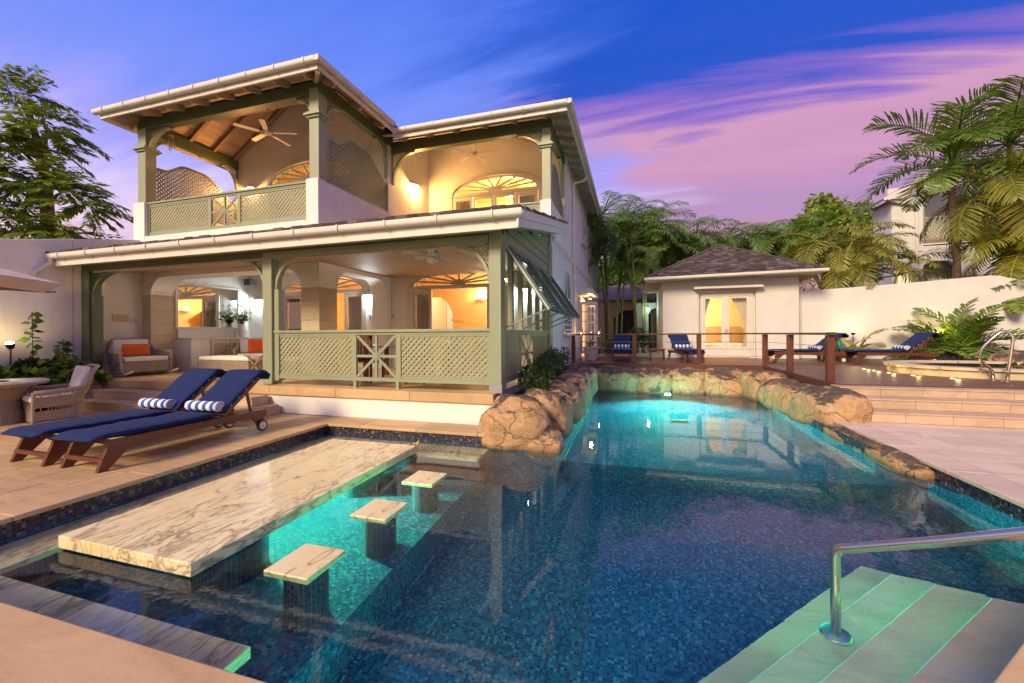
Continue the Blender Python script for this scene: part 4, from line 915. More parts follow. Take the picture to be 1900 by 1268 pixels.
# ================================================================== FITTINGS ON AND IN THE HOUSE (things of their own)
def fan(lab, loc, rod, az, blade=.62, light=False):
    x, y, z = loc; t = thing('ceiling_fan', lab, 'ceiling fan', loc, 'white ceiling fans on the verandas')
    MB().tube([(x, y, z+.08), (x, y, z+rod)], .014, 8).build('down_rod', CREAM, t)
    MB().lathe([(0, rod+.0), (.07, rod), (.06, rod-.06), (.02, rod-.09)], loc, 16).build('canopy', CREAM, t, smooth=True)
    MB().lathe([(0, .12), (.06, .11), (.11, .07), (.12, .02), (.10, -.02), (.05, -.05), (0, -.06)], loc, 20).build('motor', CREAM, t, smooth=True)
    for k in range(5):
        a = az+k*2*math.pi/5; d = Vector((math.cos(a), math.sin(a), 0)); s = Vector((-d.y, d.x, 0)); c = Vector(loc)
        MB().bar(c+d*.09, c+d*.24, .03, .012).build('blade_arm', CREAM, t)
        pts = [c+d*.2-s*.055, c+d*blade-s*.075, c+d*(blade+.05), c+d*blade+s*.075, c+d*.2+s*.055]
        MB().add([p+Vector((0, 0, .012 if i in (3, 4) else -.012)) for i, p in enumerate(pts)]+[p+Vector((0, 0, .024 if i in (3, 4) else 0)) for i, p in enumerate(pts)], [(4,3,2,1,0), (5,6,7,8,9)]+[(i, (i+1) % 5, (i+1) % 5+5, i+5) for i in range(5)]).build('blade', CREAM, t)
    if light: MB().lathe([(.09, -.05), (.11, -.10), (.07, -.16), (0, -.18)], loc, 16).build('light_bowl', PORC, t, smooth=True)
fan('white ceiling fan on a long rod in the left upper balcony', (-10.25, 9.4, 7.46), .72, .35, .80)
fan('white ceiling fan under the right upper balcony ceiling', (-4.78, 11.95, 7.20), .76, 1.30, .68)
fan('white ceiling fan with glass light bowl under the porch ceiling', (-3.65, 6.98, 3.03), .22, .12, .52, True)
t = thing('wind_chime', 'copper wind chime hanging from the left upper balcony beam', 'wind chime', (-12.35, 8.2, 7.25))
MB().tube([(-12.35, 8.2, 7.27), (-12.35, 8.2, 7.15)], .004, 4).build('cord', BLACK, t); MB().lathe([(0, 7.15), (.07, 7.14), (.07, 7.12), (0, 7.12)], (-12.35, 8.2, 0), 10).build('disc', RAFT, t)
for k in range(5):
    a = k*1.2566; MB().tube([(-12.35+.055*math.cos(a), 8.2+.055*math.sin(a), 7.10), (-12.35+.055*math.cos(a), 8.2+.055*math.sin(a), 6.84-.04*k)], .011, 6).build('chime_tube', RAFT, t)
def sconce(lab, loc, n, power, col, bulb, up=False, r=.20):
    """shell shaped wall light; n: outward normal of its wall"""
    x, y, z = loc; t = thing('wall_sconce', lab, 'wall light', loc, 'shell shaped wall lights'); n = Vector(n); s = Vector((-n.y, n.x, 0)); c = Vector(loc); sg = -1 if up else 1
    rows = []
    for i in range(9):
        ph = R(90*i/8); row = []
        for j in range(17):
            th = R(180*j/16); rr = r*math.cos(ph)*(1+.05*math.cos(8*th))
            row.append(c+s*(rr*math.cos(th))+n*(rr*math.sin(th)*.75)+Vector((0, 0, sg*r*.72*math.sin(ph))))
        rows.append(row)
    MB().sheet(rows).build('shell_shade', CREAM, t, solid=False, smooth=True, thick=.012)
    MB().lathe([(0, -.03), (.028, -.02), (.035, 0), (.028, .02), (0, .03)], c+n*.06+Vector((0, 0, .02*sg)), 10).build('bulb', bulb, t, smooth=True)
    lamp('sconce_lamp', c+n*.09+Vector((0, 0, -.07*sg)), power, col, .05)
COOL, WARM, AMB = (.80, .93, 1.0), (1, .58, .22), (1, .61, .27)
sconce('white shell light on the loggia wall right of the vase and mirror', (-12.14, 10.835, 2.72), (0, -1, 0), 38, COOL, BULBC)
sconce('white shell light on the wall between the two arched doors', (-7.80, 10.835, 2.74), (0, -1, 0), 38, COOL, BULBC)
sconce('white shell light on the porch wall beside the propped shutter', (-2.75, 10.835, 2.74), (0, -1, 0), 38, COOL, BULBC)
sconce('glowing warm shell light on the right upper balcony wall', (-7.085, 12.25, 6.55), (1, 0, 0), 170, (1, .46, .13), BULBW)
sconce('warm shell light low on the left upper balcony wall', (-12.5, 10.835, 6.55), (0, -1, 0), 170, (1, .42, .12), BULBW)
sconce('amber uplighter on the ochre wall beyond the right hand door', (-5.0, 13.29, 2.75), (0, -1, 0), 45, AMB, BULBW, up=True)
sconce('amber uplighter on the ochre room wall reflected in the mirror', (-7.96, 12.0, 2.55), (-1, 0, 0), 16, AMB, BULBW, up=True)
# lamps of the lit rooms
def pendant(lab, loc, power, col, bulb=BULBW):
    t = thing('room_lamp', lab, 'lamp', loc, 'lit lamps in the rooms')
    MB().lathe([(.05, .10), (.16, -.06), (.15, -.06), (.045, .09)], loc, 16).build('shade', CREAM, t, smooth=True); MB().lathe([(0, -.03), (.035, -.01), (0, .04)], loc, 10).build('bulb', bulb, t)
    MB().tube([Vector(loc)+Vector((0, 0, .09)), Vector(loc)+Vector((0, 0, .42))], .006, 6).build('cord', BLACK, t)
    lamp('room_bulb', Vector(loc)+Vector((0, 0, -.13)), power, col, .12)
pendant('hanging lamp in the ochre room behind the left arched door', (-9.6, 13.6, 3.3), 420, AMB); pendant('hanging lamp in the ochre hall behind the right arched door', (-3.9, 12.2, 3.3), 190, AMB)
pendant('lamp in the kitchen seen through the inner arch', (-6.2, 14.8, 3.3), 130, (1, .86, .66)); pendant('lamp in the upper room behind the left balcony', (-10.0, 12.9, 7.05), 420, (1, .62, .24))
pendant('lamp in the upper room behind the right balcony', (-4.6, 15.2, 6.95), 480, (1, .66, .28))
# mirror, bar counter, vase, speaker, plaque, switches
t = thing('wall_mirror', 'large white framed mirror over the counter on the loggia side wall', 'mirror', (-12.69, 9.5, 2.4))
bx(-12.699, -12.685, 8.56, 10.44, 1.78, 3.04).build('glass', MIRR, t); fr = MB()
for a in ((8.49, 10.51, 1.73, 1.785), (8.49, 10.51, 3.035, 3.10), (8.49, 8.565, 1.786, 3.034), (10.435, 10.51, 1.786, 3.034)): fr.box(-12.699, -12.66, *a)
fr.build('frame', CREAM, t, bevel=.006)
t = thing('bar_counter', 'limed wood bar counter with cane panelled doors under the mirror', 'counter', (-12.4, 9.6, .52))
bx(-12.69, -12.12, 9.05, 10.83, .56, 1.40).build('carcass', LIMEW, t); bx(-12.69, -12.10, 8.52, 9.049, .52, 1.40).build('end_block', WHITE, t)
bx(-12.695, -12.06, 8.50, 10.835, 1.402, 1.455).build('worktop', CREAM, t, bevel=.006); bx(-12.695, -12.60, 8.52, 10.83, 1.457, 1.72).build('backsplash', CREAM, t)
for a, b in ((9.10, 9.66), (9.68, 10.24), (10.26, 10.80)):
    d = MB()
    for q_ in ((a, b, 1.29, 1.37), (a, b, .62, .72), (a, a+.08, .72, 1.29), (b-.08, b, .72, 1.29)): d.box(-12.118, -12.085, *q_)
    d = d.build('cabinet_door', LIMEW, t); bx(-12.117, -12.098, a+.08, b-.08, .72, 1.29).build('cane_panel', CANE, d); MB().lathe([(0, 0), (.018, .01), (.018, .03), (0, .04)], (0, 0, 0), 10).xf(Matrix.Translation((-12.085, b-.05, 1.2)) @ Matrix.Rotation(R(90), 4, 'Y')).build('knob', BLACK, d)
t = thing('flower_vase', 'white vase with tall cream flowers and greenery on the bar counter', 'vase', (-12.40, 10.35, 1.456))
MB().lathe([(.0, 0), (.075, 0), (.085, .03), (.125, .20), (.115, .30), (.07, .40), (.075, .45), (.065, .45), (.06, .40), (0, .38)], (-12.40, 10.35, 1.456), 20).build('vase', PORC, t, smooth=True)
fl, gr, stm = MB(), MB(), MB()
for k in range(46):
    a = rnd.uniform(0, 6.28); s_ = rnd.random()**.7; h = rnd.uniform(.25, .75)*(1.1-.5*s_); p0 = Vector((-12.40, 10.35, 1.88)); p1 = p0+Vector((math.cos(a)*.36*s_, math.sin(a)*.36*s_, h))
    stm.tube([p0, (p0+p1)/2+Vector((0, 0, .05)), p1], .004, 4, False)
    for j in range(7):
        d = Vector((rnd.gauss(0, 1), rnd.gauss(0, 1), rnd.gauss(.3, 1))).normalized(); e = d.cross(Vector((0, 0, 1))).normalized(); c = p0.lerp(p1, rnd.uniform(.3, 1)); L = .10
        gr.add([c, c+d*L*.5+e*.02, c+d*L, c+d*L*.5-e*.02], [(0, 1, 2, 3)])
    if k % 3 == 0:
        for j in range(6):
            d = Vector((rnd.gauss(0, 1), rnd.gauss(0, 1), rnd.gauss(0, 1))).normalized(); e = d.orthogonal().normalized(); fl.add([p1, p1+d*.03+e*.025, p1+d*.055, p1+d*.03-e*.025], [(0, 1, 2, 3)])
stm.build('stems', SHRUB, t); gr.build('greenery', SHRUB, t, solid=False); fl.build('flowers', FLOW, t, solid=False)
t = thing('speaker', 'small grey loudspeaker bracketed high in the loggia corner', 'speaker', (-12.35, 10.6, 3.28))
bx(-12.48, -12.22, 10.50, 10.68, 3.20, 3.42).build('cabinet', GREY, t, bevel=.01); bx(-12.47, -12.23, 10.485, 10.499, 3.21, 3.41).build('grille', BLACK, t); MB().tube([(-12.35, 10.68, 3.3), (-12.35, 10.83, 3.3)], .02, 8).build('bracket', GREY, t)
t = thing('wall_plaque', 'pale rectangular stone plaque on the porch end wall above the rocking chair', 'plaque', (-13.04, 7.3, 2.0)); bx(-13.048, -13.02, 7.20, 7.56, 1.90, 2.10).build('plate', COVE, t, bevel=.004)
t = thing('wall_switch', 'double white switch plate beside the stone plaque', 'switch', (-13.04, 7.7, 1.94))
for k in (0, 1): bx(-13.048, -13.03, 7.60+.10*k, 7.68+.10*k, 1.89, 1.99).build('plate', CREAM, t, bevel=.003)
t = thing('wall_intercom', 'small white intercom on the wall under the middle shell light', 'intercom', (-7.7, 10.83, 2.06)); bx(-7.83, -7.66, 10.81, 10.838, 1.98, 2.14).build('case', CREAM, t, bevel=.004); bx(-7.80, -7.75, 10.80, 10.812, 2.0, 2.12).build('handset', GREY, t)
t = thing('wall_thermostat', 'small white wall box just left of the right arched door', 'thermostat', (-6.98, 10.83, 2.06)); bx(-7.04, -6.95, 10.815, 10.838, 2.0, 2.13).build('case', CREAM, t, bevel=.004); bx(-7.02, -6.97, 10.81, 10.8149, 2.06, 2.11).build('display', GREY, t)
# things seen in the ochre rooms
t = thing('armoire', 'tall carved ochre wardrobe with a mirror door inside the left room', 'wardrobe', (-8.3, 13.3, .52))
bx(-8.50, -7.96, 12.65, 13.95, .55, 2.45).build('body', PINE, t, bevel=.02); MB().prism([(12.58, 2.452), (14.02, 2.452), (13.9, 2.56), (13.3, 2.85), (12.7, 2.56)], 'x', -8.54, -7.96).build('pediment', RAFT, t); bx(-8.53, -8.501, 12.75, 13.28, .75, 2.32).build('mirror_door', MIRR, t); bx(-8.53, -8.501, 13.33, 13.85, .75, 2.32).build('door', RAFT, t)
for y, lab in ((11.75, 'tall candlestick on the console nearest the left arched door'), (12.3, 'short candlestick on the console beside the wardrobe')):
    t = thing('candlestick', lab, 'candlestick', (-8.2, y, 1.38)); MB().lathe([(0, 0), (.08, 0), (.02, .05), (.025, .30), (.07, .36), (.07, .39), (0, .39)], (-8.2, y, 1.38), 12).build('stem', RAFT, t, smooth=True); MB().lathe([(0, .391), (.02, .391), (.02, .47), (0, .47)], (-8.2, y, 1.38), 10).build('candle', CREAM, t)
t = thing('console_table', 'narrow console under the amber uplighter in the left room', 'console', (-8.2, 12.05, .52)); bx(-8.42, -7.97, 11.5, 12.58, 1.32, 1.375).build('top', RAFT, t, bevel=.005)
for y in (11.55, 12.48):
    for x in (-8.40, -8.03): bx(x, x+.05, y, y+.05, .52, 1.319).build('leg', RAFT, t)
t = thing('hurricane_lamp', 'glass hurricane lamp on the sideboard inside the right door', 'lamp', (-4.9, 13.0, 1.3)); MB().lathe([(.05, 0), (.05, .02), (.10, .10), (.09, .30)], (-4.9, 13.0, 1.37), 14).build('glass', GLASS, t, smooth=True, solid=False); MB().lathe([(0, 0), (.06, 0), (.06, .02), (0, .02)], (-4.9, 13.0, 1.35), 14).build('base', BLACK, t)
t = thing('sideboard', 'dark sideboard standing under the amber uplighter', 'sideboard', (-4.2, 13.0, .52)); bx(-5.1, -3.5, 12.75, 13.25, .62, 1.30).build('body', RAFT, t); bx(-5.15, -3.45, 12.7, 13.26, 1.302, 1.345).build('top', RAFT, t, bevel=.006)
for x in (-5.05, -3.6):
    for y in (12.78, 13.16): bx(x, x+.06, y, y+.06, .52, .62).build('leg', RAFT, t)
t = thing('candlestick', 'iron candlestick on the sideboard inside the right door', 'candlestick', (-4.0, 12.95, 1.346)); MB().lathe([(0, 0), (.07, 0), (.015, .03), (.012, .36), (.04, .38), (.04, .40), (0, .40)], (-4.0, 12.95, 1.346), 12).build('stem', BLACK, t, smooth=True); MB().lathe([(0, .401), (.018, .401), (.018, .5), (0, .5)], (-4.0, 12.95, 1.346), 10).build('candle', CREAM, t)
# ================================================================== DECK
dk = struct('deck', MB().prism([(-2.0, 13.9), (3.80, 13.9), (3.80, 9.36), (14, 9.36), (14, 18.1), (-2.0, 18.1)], 'z', .30, .492), BLACK)
y = 9.30
while y < 18.0:
    ye = y+.145; x0 = 3.80 if y < 13.85 else -2.0; cuts = [x0]; x = x0+rnd.uniform(1.2, 3.4)
    while x < 13: cuts.append(x); x += rnd.uniform(2.2, 3.6)
    cuts.append(13.5)
    for a, b in zip(cuts, cuts[1:]): bx(a+.002, b-.002, y+.004, ye-.004, .494, .520+rnd.uniform(-.001, .001)).build('deck_board', DECK, dk)
    y = ye
for a in ((-2.0, 3.83, 13.84, 13.88), (3.76, 3.80, 9.3, 13.9), (3.80, 13.5, 9.255, 9.298)): bx(*a, .36, .515).build('fascia_board', DECK, dk)
struct('garden_path', bx(-2.1, 1.2, 18.1, 26, 0, .50), TRAVR)
rl = thing('deck_railing', 'mahogany railing with steel cables along the edge of the deck', 'railing', (1, 14.2, .52))
rp = [(-2.0, 14.3), (.05, 14.3), (2.05, 14.3), (3.9, 14.2), (3.9, 12.12), (3.92, 9.95)]
for x, y in rp: bx(x-.065, x+.065, y-.065, y+.065, .521, 1.452).build('railing_post', MAHOG, rl, bevel=.006)
def offs(p, q, z, w, h, nm, m): MB().bar((*p, z), (*q, z), w, h).build(nm, m, rl, bevel=.004 if w > .02 else 0)
offs((-2.05, 14.3), (3.965, 14.24), 1.48, .14, .05, 'top_rail', MAHOG); offs((3.9, 14.17), (3.92, 9.80), 1.481, .14, .05, 'top_rail', MAHOG)
for z in (.78, 1.0, 1.22):
    MB().tube([(-2.0, 14.3, z), (3.9, 14.2, z)], .006, 5).build('cable', STEEL, rl); MB().tube([(3.9, 14.2, z), (3.92, 9.95, z)], .006, 5).build('cable', STEEL, rl)

# ================================================================== POOL HOUSE
PH = thing('pool_house', 'small white pool house with dark shingled hip roof and lit glass doors', 'pool house', (3.6, 19, .5))
Y0 = 17.7
def ph(n, mb, m, p=PH, **k): return mb.build(n, m, p, **k)
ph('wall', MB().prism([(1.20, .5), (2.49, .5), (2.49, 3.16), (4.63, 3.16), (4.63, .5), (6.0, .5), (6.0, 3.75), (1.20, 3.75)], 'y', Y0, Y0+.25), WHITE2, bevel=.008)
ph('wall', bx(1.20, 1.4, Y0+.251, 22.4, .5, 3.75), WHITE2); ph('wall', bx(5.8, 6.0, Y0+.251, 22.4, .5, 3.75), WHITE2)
ph('interior_wall', bx(1.4, 5.8, 21.6, 21.8, .5, 3.7), UPW); ph('interior_floor', bx(1.4, 5.8, Y0+.02, 21.6, .45, .53), TERRA); ph('interior_ceiling', bx(1.4, 5.8, Y0+.252, 21.6, 3.3, 3.36), UPW)
ph('canopy', bx(2.34, 4.75, Y0-.30, Y0-.002, 3.24, 3.33), CREAM, bevel=.008)
ph('reveal', MB().box(2.491, 2.55, Y0+.02, Y0+.24, .53, 3.158).box(4.57, 4.629, Y0+.02, Y0+.24, .53, 3.158), CREAM)
fr = MB(); fr.box(2.64, 2.74, Y0+.08, Y0+.20, .53, 3.05); fr.box(4.38, 4.48, Y0+.08, Y0+.20, .53, 3.05); fr.box(2.74, 4.38, Y0+.08, Y0+.20, 2.95, 3.05); fr.box(2.552, 2.638, Y0+.16, Y0+.24, .53, 3.15); fr.box(4.482, 4.568, Y0+.16, Y0+.24, .53, 3.15); fr.box(2.638, 4.482, Y0+.16, Y0+.24, 3.052, 3.15)
ph('door_frame', fr, CREAM)
def phleaf(x0, x1, g0, g1):
    f = MB(); f.box(x0, g0, Y0+.10, Y0+.15, .56, 2.94); f.box(g1, x1, Y0+.10, Y0+.15, .56, 2.94); f.box(g0, g1, Y0+.10, Y0+.15, 2.87, 2.94); f.box(g0, g1, Y0+.10, Y0+.15, .56, .96)
    d = ph('door', f, CREAM); bx(g0-.004, g1+.004, Y0+.12, Y0+.126, .955, 2.875).build('pane', GLASS, d)
    bx((x1-.05) if x0 < 3 else x0+.02, (x1-.02) if x0 < 3 else x0+.05, Y0+.07, Y0+.10, 1.5, 1.65).build('handle', STEEL, d)
phleaf(2.745, 3.55, 2.80, 3.38); phleaf(3.56, 4.375, 3.65, 4.27)
def drape(xa, xb, xm, zt, zm, zb, tie):
    rows = []
    for j in range(13):
        t_ = j/12; z = zt+(zb-zt)*t_; wv = 1-.72*math.sin(min(1, t_*1.5)*math.pi/2)*(1 if t_ < .66 else 1-.5*(t_-.66)/.34)
        row = []
        for i in range(25):
            u = i/24; x = tie+(xa+(xb-xa)*u-tie)*wv if True else 0; row.append((x, Y0+.32+.03*math.sin(i*1.9), z))
        rows.append(row)
    ph('curtain', MB().sheet(rows), CURT, solid=False, smooth=True)
drape(2.60, 3.05, 2.7, 2.95, 1.6, .6, 2.62); drape(3.75, 4.5, 4.3, 2.95, 1.6, .6, 4.45)
bs = thing('pool_house_bed', 'pale bed glimpsed through the pool house doors', 'bed', (3.9, 20.3, .53)); bx(2.9, 4.9, 19.6, 21.4, .75, 1.02).build('mattress', CUSH, bs, bevel=.06); bx(2.9, 4.9, 21.42, 21.55, .53, 1.8).build('headboard', PINE, bs)
for x in (2.95, 4.75):
    for y in (19.7, 21.2): bx(x, x+.1, y, y+.1, .53, .749).build('leg', PINE, bs)
pendant('lamp hanging inside the pool house', (2.2, 20.6, 3.0), 420, (1, .66, .28))
ez, ex0, ex1, ey0, ey1 = 3.62, .52, 6.62, Y0-.62, 23.2
apx, apy, apz = 3.78, Y0+2.5, 5.42
rf = ph('roof', MB().add([(ex0, ey0, ez+.06), (ex1, ey0, ez+.14), (ex1, ey1, ez+.14), (ex0, ey1, ez+.06), (apx, apy, apz), (apx, apy+.6, apz)], [(0, 1, 4), (1, 2, 5, 4), (2, 3, 5), (3, 0, 4, 5)]), SHING, solid=False, thick=.05)
p0, p1, pa = Vector((ex0, ey0, ez+.09)), Vector((ex1, ey0, ez+.17)), Vector((apx, apy, apz+.03))
U_ = (p1-p0).normalized(); Vp = (pa-p0)-U_*(pa-p0).dot(U_); vl = Vp.length; ul = (p1-p0).length; ua = (pa-p0).dot(U_)
shingles(rf, p0, U_, Vp, lambda u, v: ua*v/vl <= u <= ul-(ul-ua)*v/vl, ul, vl, .24, .145)
for e in (p0, p1):
    n_ = 22
    for k in range(n_): a, b = e.lerp(pa, k/n_), e.lerp(pa, (k+1.12)/n_); MB().bar(a+Vector((0, 0, .03)), b+Vector((0, 0, .045)), .14, .03).build('ridge_tile', SHING, rf)
ph('fascia', MB().bar((ex0, ey0, ez+.02), (ex1, ey0, ez+.10), .03, .13), CREAM)
gutter('gutter', (ex0-.06, ey0-.02, ez+.09), (ex1+.06, ey0-.02, ez+.17), (0, -1, 0), 1.0, PH)
ph('soffit', MB().add([(ex0, ey0, ez-.03), (ex1, ey0, ez+.05), (ex1, ey1, ez+.05), (ex0, ey1, ez-.03)], [(0, 1, 2, 3)]), SOFFIT, solid=False)
for k in range(6): MB().bar((.55, Y0+.3+.55*k, ez-.07), (1.2, Y0+.3+.55*k, ez-.05), .06, .10).build('rafter_tail', SOFFIT, PH)
for k in range(6): MB().bar((6.0, Y0+.3+.55*k, ez-.0), (6.6, Y0+.3+.55*k, ez-.01), .06, .10).build('rafter_tail', SOFFIT, PH)
t = thing('exterior_socket', 'small white socket low on the pool house wall by the corner', 'socket', (5.8, 17.69, .9)); bx(5.62, 5.72, Y0-.03, Y0-.001, .85, .97).build('plate', CREAM, t, bevel=.004)

# ================================================================== GARDEN WALLS
gw = thing('garden_wall', 'white rendered garden wall with curved top beside the pool house', 'wall', (9, 18.2, .5))
top = [(6.0, 3.10), (7.5, 3.16), (9.8, 3.29), (11.0, 3.38), (11.9, 3.44), (12.15, 3.42), (12.4, 3.33), (12.9, 3.22), (14, 3.18), (18, 3.16)]
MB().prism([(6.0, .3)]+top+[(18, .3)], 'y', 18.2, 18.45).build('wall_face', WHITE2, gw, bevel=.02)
lw = thing('boundary_wall', 'tall white boundary wall behind the leafy bed on the left', 'wall', (-13.2, 2, .3))
MB().prism([(-8, 0), (6.44, 0), (6.44, 3.90), (5.4, 3.66), (4, 3.60), (-8, 3.55)], 'x', -13.35, -13.05).build('wall_face', WHITE, lw, bevel=.015)
MB().prism([(6.445, 3.61), (7.85, 3.90), (7.85, 4.18), (6.445, 3.90)], 'x', -13.35, -13.05).build('parapet', WHITE, lw)
bx(-13.048, -13.02, 5.9, 7.86, 3.50, 3.62).build('flashing', GREY, lw) if False else None

# ================================================================== SPA AND GRAB RAIL
sp = thing('spa_tub', 'raised spa tub with cream stone rim set into the deck', 'spa', (8.1, 12.2, .52))
def ring(rx_, ry_, n=40): return [(8.15+rx_*math.cos(2*math.pi*k/n), 12.25+ry_*math.sin(2*math.pi*k/n)) for k in range(n)]
def ringslab(mb, a, b, z0, z1):
    n = len(a); vs = [(*p, z0) for p in a]+[(*p, z1) for p in a]+[(*p, z0) for p in b]+[(*p, z1) for p in b]
    fs = []
    for i in range(n):
        j = (i+1) % n; fs += [(i, j, n+j, n+i), (n+i, n+j, 3*n+j, 3*n+i), (2*n+j, 2*n+i, 3*n+i, 3*n+j), (j, i, 2*n+i, 2*n+j)]
    return mb.add(vs, fs)
ringslab(MB(), ring(2.0, 1.62), ring(1.86, 1.5), .30, .675).build('rim_wall', COVE, sp)
for k in range(20):
    a0, a1 = 2*math.pi*k/20+.006, 2*math.pi*(k+1)/20-.006; P4 = []
    for r_ in (2.06, 1.62):
        for a in ([a0+(a1-a0)*j/4 for j in range(5)] if r_ > 2 else [a1-(a1-a0)*j/4 for j in range(5)]): P4.append((8.15+r_*math.cos(a), 12.25+(r_-.38)*math.sin(a)))
    MB().prism(P4, 'z', .677, .735).build('coping_slab', COVE, sp, bevel=.008)
MB().prism(ring(1.86, 1.5), 'z', .25, .30).build('tub_floor', MOSD, sp); MB().prism(ring(1.855, 1.495), 'z', .58, .60).build('tub_water', simple('dark_tub_water', (.02, .05, .06), None, 3, .05), sp)
for i, (x, y, w_) in enumerate(((5.90, 13.05, 'first'), (5.88, 12.55, 'second'), (5.90, 11.95, 'third'), (6.05, 11.35, 'fourth'), (6.42, 10.80, 'fifth'))):
    t = thing('deck_light', 'tiny glowing spot light at the foot of the spa rim, %s from the loungers' % w_, 'deck light', (x, y, .52), 'spot lights round the spa')
    MB().lathe([(0, .012), (.025, .010), (.03, .002)], (x, y, .521), 12).build('lens', LED, t); MB().lathe([(.031, .002), (.045, .006), (.05, .001)], (x, y, .521), 14).build('bezel', STEEL, t); lamp('deck_light_glow', (x+.12, y+.03, .60), 1.3, (1, .70, .22), .03)
gr_ = thing('grab_rail', 'bent chrome grab rail standing in the deck beside the spa', 'grab rail', (7.1, 10.6, .52))
MB().tube([(7.10, 10.5, .52), (7.13, 10.5, .8), (7.20, 10.52, 1.28), (7.20, 10.52, 1.39), (7.17, 10.53, 1.47), (7.10, 10.54, 1.51), (7.02, 10.55, 1.48), (6.93, 10.58, 1.37), (6.83, 10.62, 1.22), (6.79, 10.64, 1.13), (6.78, 10.66, 1.02), (6.81, 10.68, .92), (6.88, 10.70, .84), (6.97, 10.71, .77), (7.02, 10.72, .70), (7.04, 10.72, .52)], .027, 12).build('bent_tube', STEEL, gr_, smooth=True)
for x, y in ((7.10, 10.5), (7.04, 10.72)): MB().lathe([(.08, .0), (.08, .012), (.03, .03), (0, .03)], (x, y, .521), 16).build('flange', STEEL, gr_)

# ================================================================== BOULDERS ROUND THE POOL
def boulder(lab, c, s, rz=0, seed=0, amp=.16, flat=.0, grp='boulders round the pool'):
    b = bmesh.new(); bmesh.ops.create_icosphere(b, subdivisions=5, radius=1); o = Vector((seed*7.3, seed*3.1, seed*1.7))
    Rz = Matrix.Rotation(R(rz), 3, 'Z')
    for v in b.verts:
        p = v.co.copy(); q_ = Vector((math.copysign(abs(p.x)**.72, p.x), math.copysign(abs(p.y)**.72, p.y), math.copysign(abs(p.z)**.62, p.z)))
        d = 1.04+amp*(mn.fractal(q_*.9+o, .9, 2.0, 2)*1.0) + .030*mn.fractal(q_*4+o, .9, 2.1, 4)
        d += .008*math.sin(q_.z*13+3*mn.noise(q_*1.3+o)+seed); cr = mn.voronoi(q_*.95+o)[0]; e = cr[1]-cr[0]; d -= .05*max(0, 1-e/.10)**1.5; d += .014*mn.noise(q_*9+o)
        v.co = Rz @ Vector((q_.x*d*s[0], q_.y*d*s[1], q_.z*d*s[2]))
    me = bpy.data.meshes.new('boulder'); b.to_mesh(me); b.free(); me.polygons.foreach_set('use_smooth', [True]*len(me.polygons)); me.materials.append(ROCK)
    ob = bpy.data.objects.new('boulder', me); C.objects.link(ob); ob.location = c; return tag(ob, lab, 'boulder', grp)
boulder('big rounded tan boulder at the corner of the porch, nearest the bar', (-1.78, 6.18, .02), (.55, .46, .48), 8, 1, .2)
boulder('small tan rock wedged at the water below the corner boulder', (-1.27, 5.98, -.20), (.26, .24, .27), 0, 2)
boulder('large boulder just behind the corner boulder beside the shrub', (-1.44, 7.05, .05), (.42, .62, .48), -6, 3, .2)
boulder('dark topped boulder along the house side of the pool, below the shrubs', (-1.38, 8.35, .04), (.40, .80, .47), 3, 4, .2)
boulder('streaked boulder along the house side of the pool, beyond the shrubs', (-1.42, 9.85, .05), (.42, .88, .50), -4, 5, .18)
boulder('blackened boulder at the far left corner of the pool', (-1.48, 11.5, .06), (.52, .95, .52), 5, 6, .2)
for i, (x, y, sx_, sy_, lb) in enumerate(((-.45, 12.9, .70, .75, 'first boulder of the far bank, dark lichen on its top, left end'), (.55, 12.95, .62, .72, 'smooth tan boulder of the far bank, just above the bright pool lamp'), (1.50, 12.95, .56, .72, 'squarish tan boulder of the far bank, right of the bright pool lamp'), (2.45, 12.85, .62, .75, 'wide boulder of the far bank in front of the railing corner'))):
    boulder(lb, (x, y, -.02), (sx_, sy_, .50), 4*i, 10+i, .14)
boulder('boulder at the far right corner of the pool under the railing post', (3.30, 12.2, .0), (.50, .75, .48), 12, 20, .18)
boulder('lichened boulder on the right bank between the railing posts', (3.40, 11.0, -.04), (.46, .74, .46), -8, 21, .2)
boulder('narrow cracked boulder on the right bank before the largest one', (3.40, 10.0, -.06), (.42, .60, .46), 5, 22, .2)
boulder('largest boulder of the right bank, black topped, beside the deck steps', (3.48, 8.95, -.03), (.46, .74, .50), 10, 23, .18)
boulder('flat shore rock under the terrace edge below the largest right boulder', (3.30, 7.75, -.20), (.22, .50, .17), 4, 24, .12)
boulder('smallest flat shore rock under the right terrace edge', (3.28, 7.08, -.20), (.18, .24, .16), -5, 25, .12)
boulder('long flat shore rock at the water under the right terrace edge', (3.30, 6.38, -.20), (.22, .52, .18), 3, 26, .12)
boulder('broad pale rock mound behind the spa tub', (11.0, 13.8, .45), (2.0, 1.0, .62), 5, 30, .16)
struct('rock_bed', MB().prism([(-2.10, 6.72), (-1.15, 6.72), (-1.15, 13.9), (-2.10, 13.9)], 'z', 0, .42).prism([(-1.15, 12.45), (3.8, 12.45), (3.8, 13.86), (-1.15, 13.86)], 'z', -.3, .30).prism([(3.34, 8.28), (3.68, 8.28), (3.76, 12.44), (3.34, 12.44)], 'z', -.4, .30), SOIL)

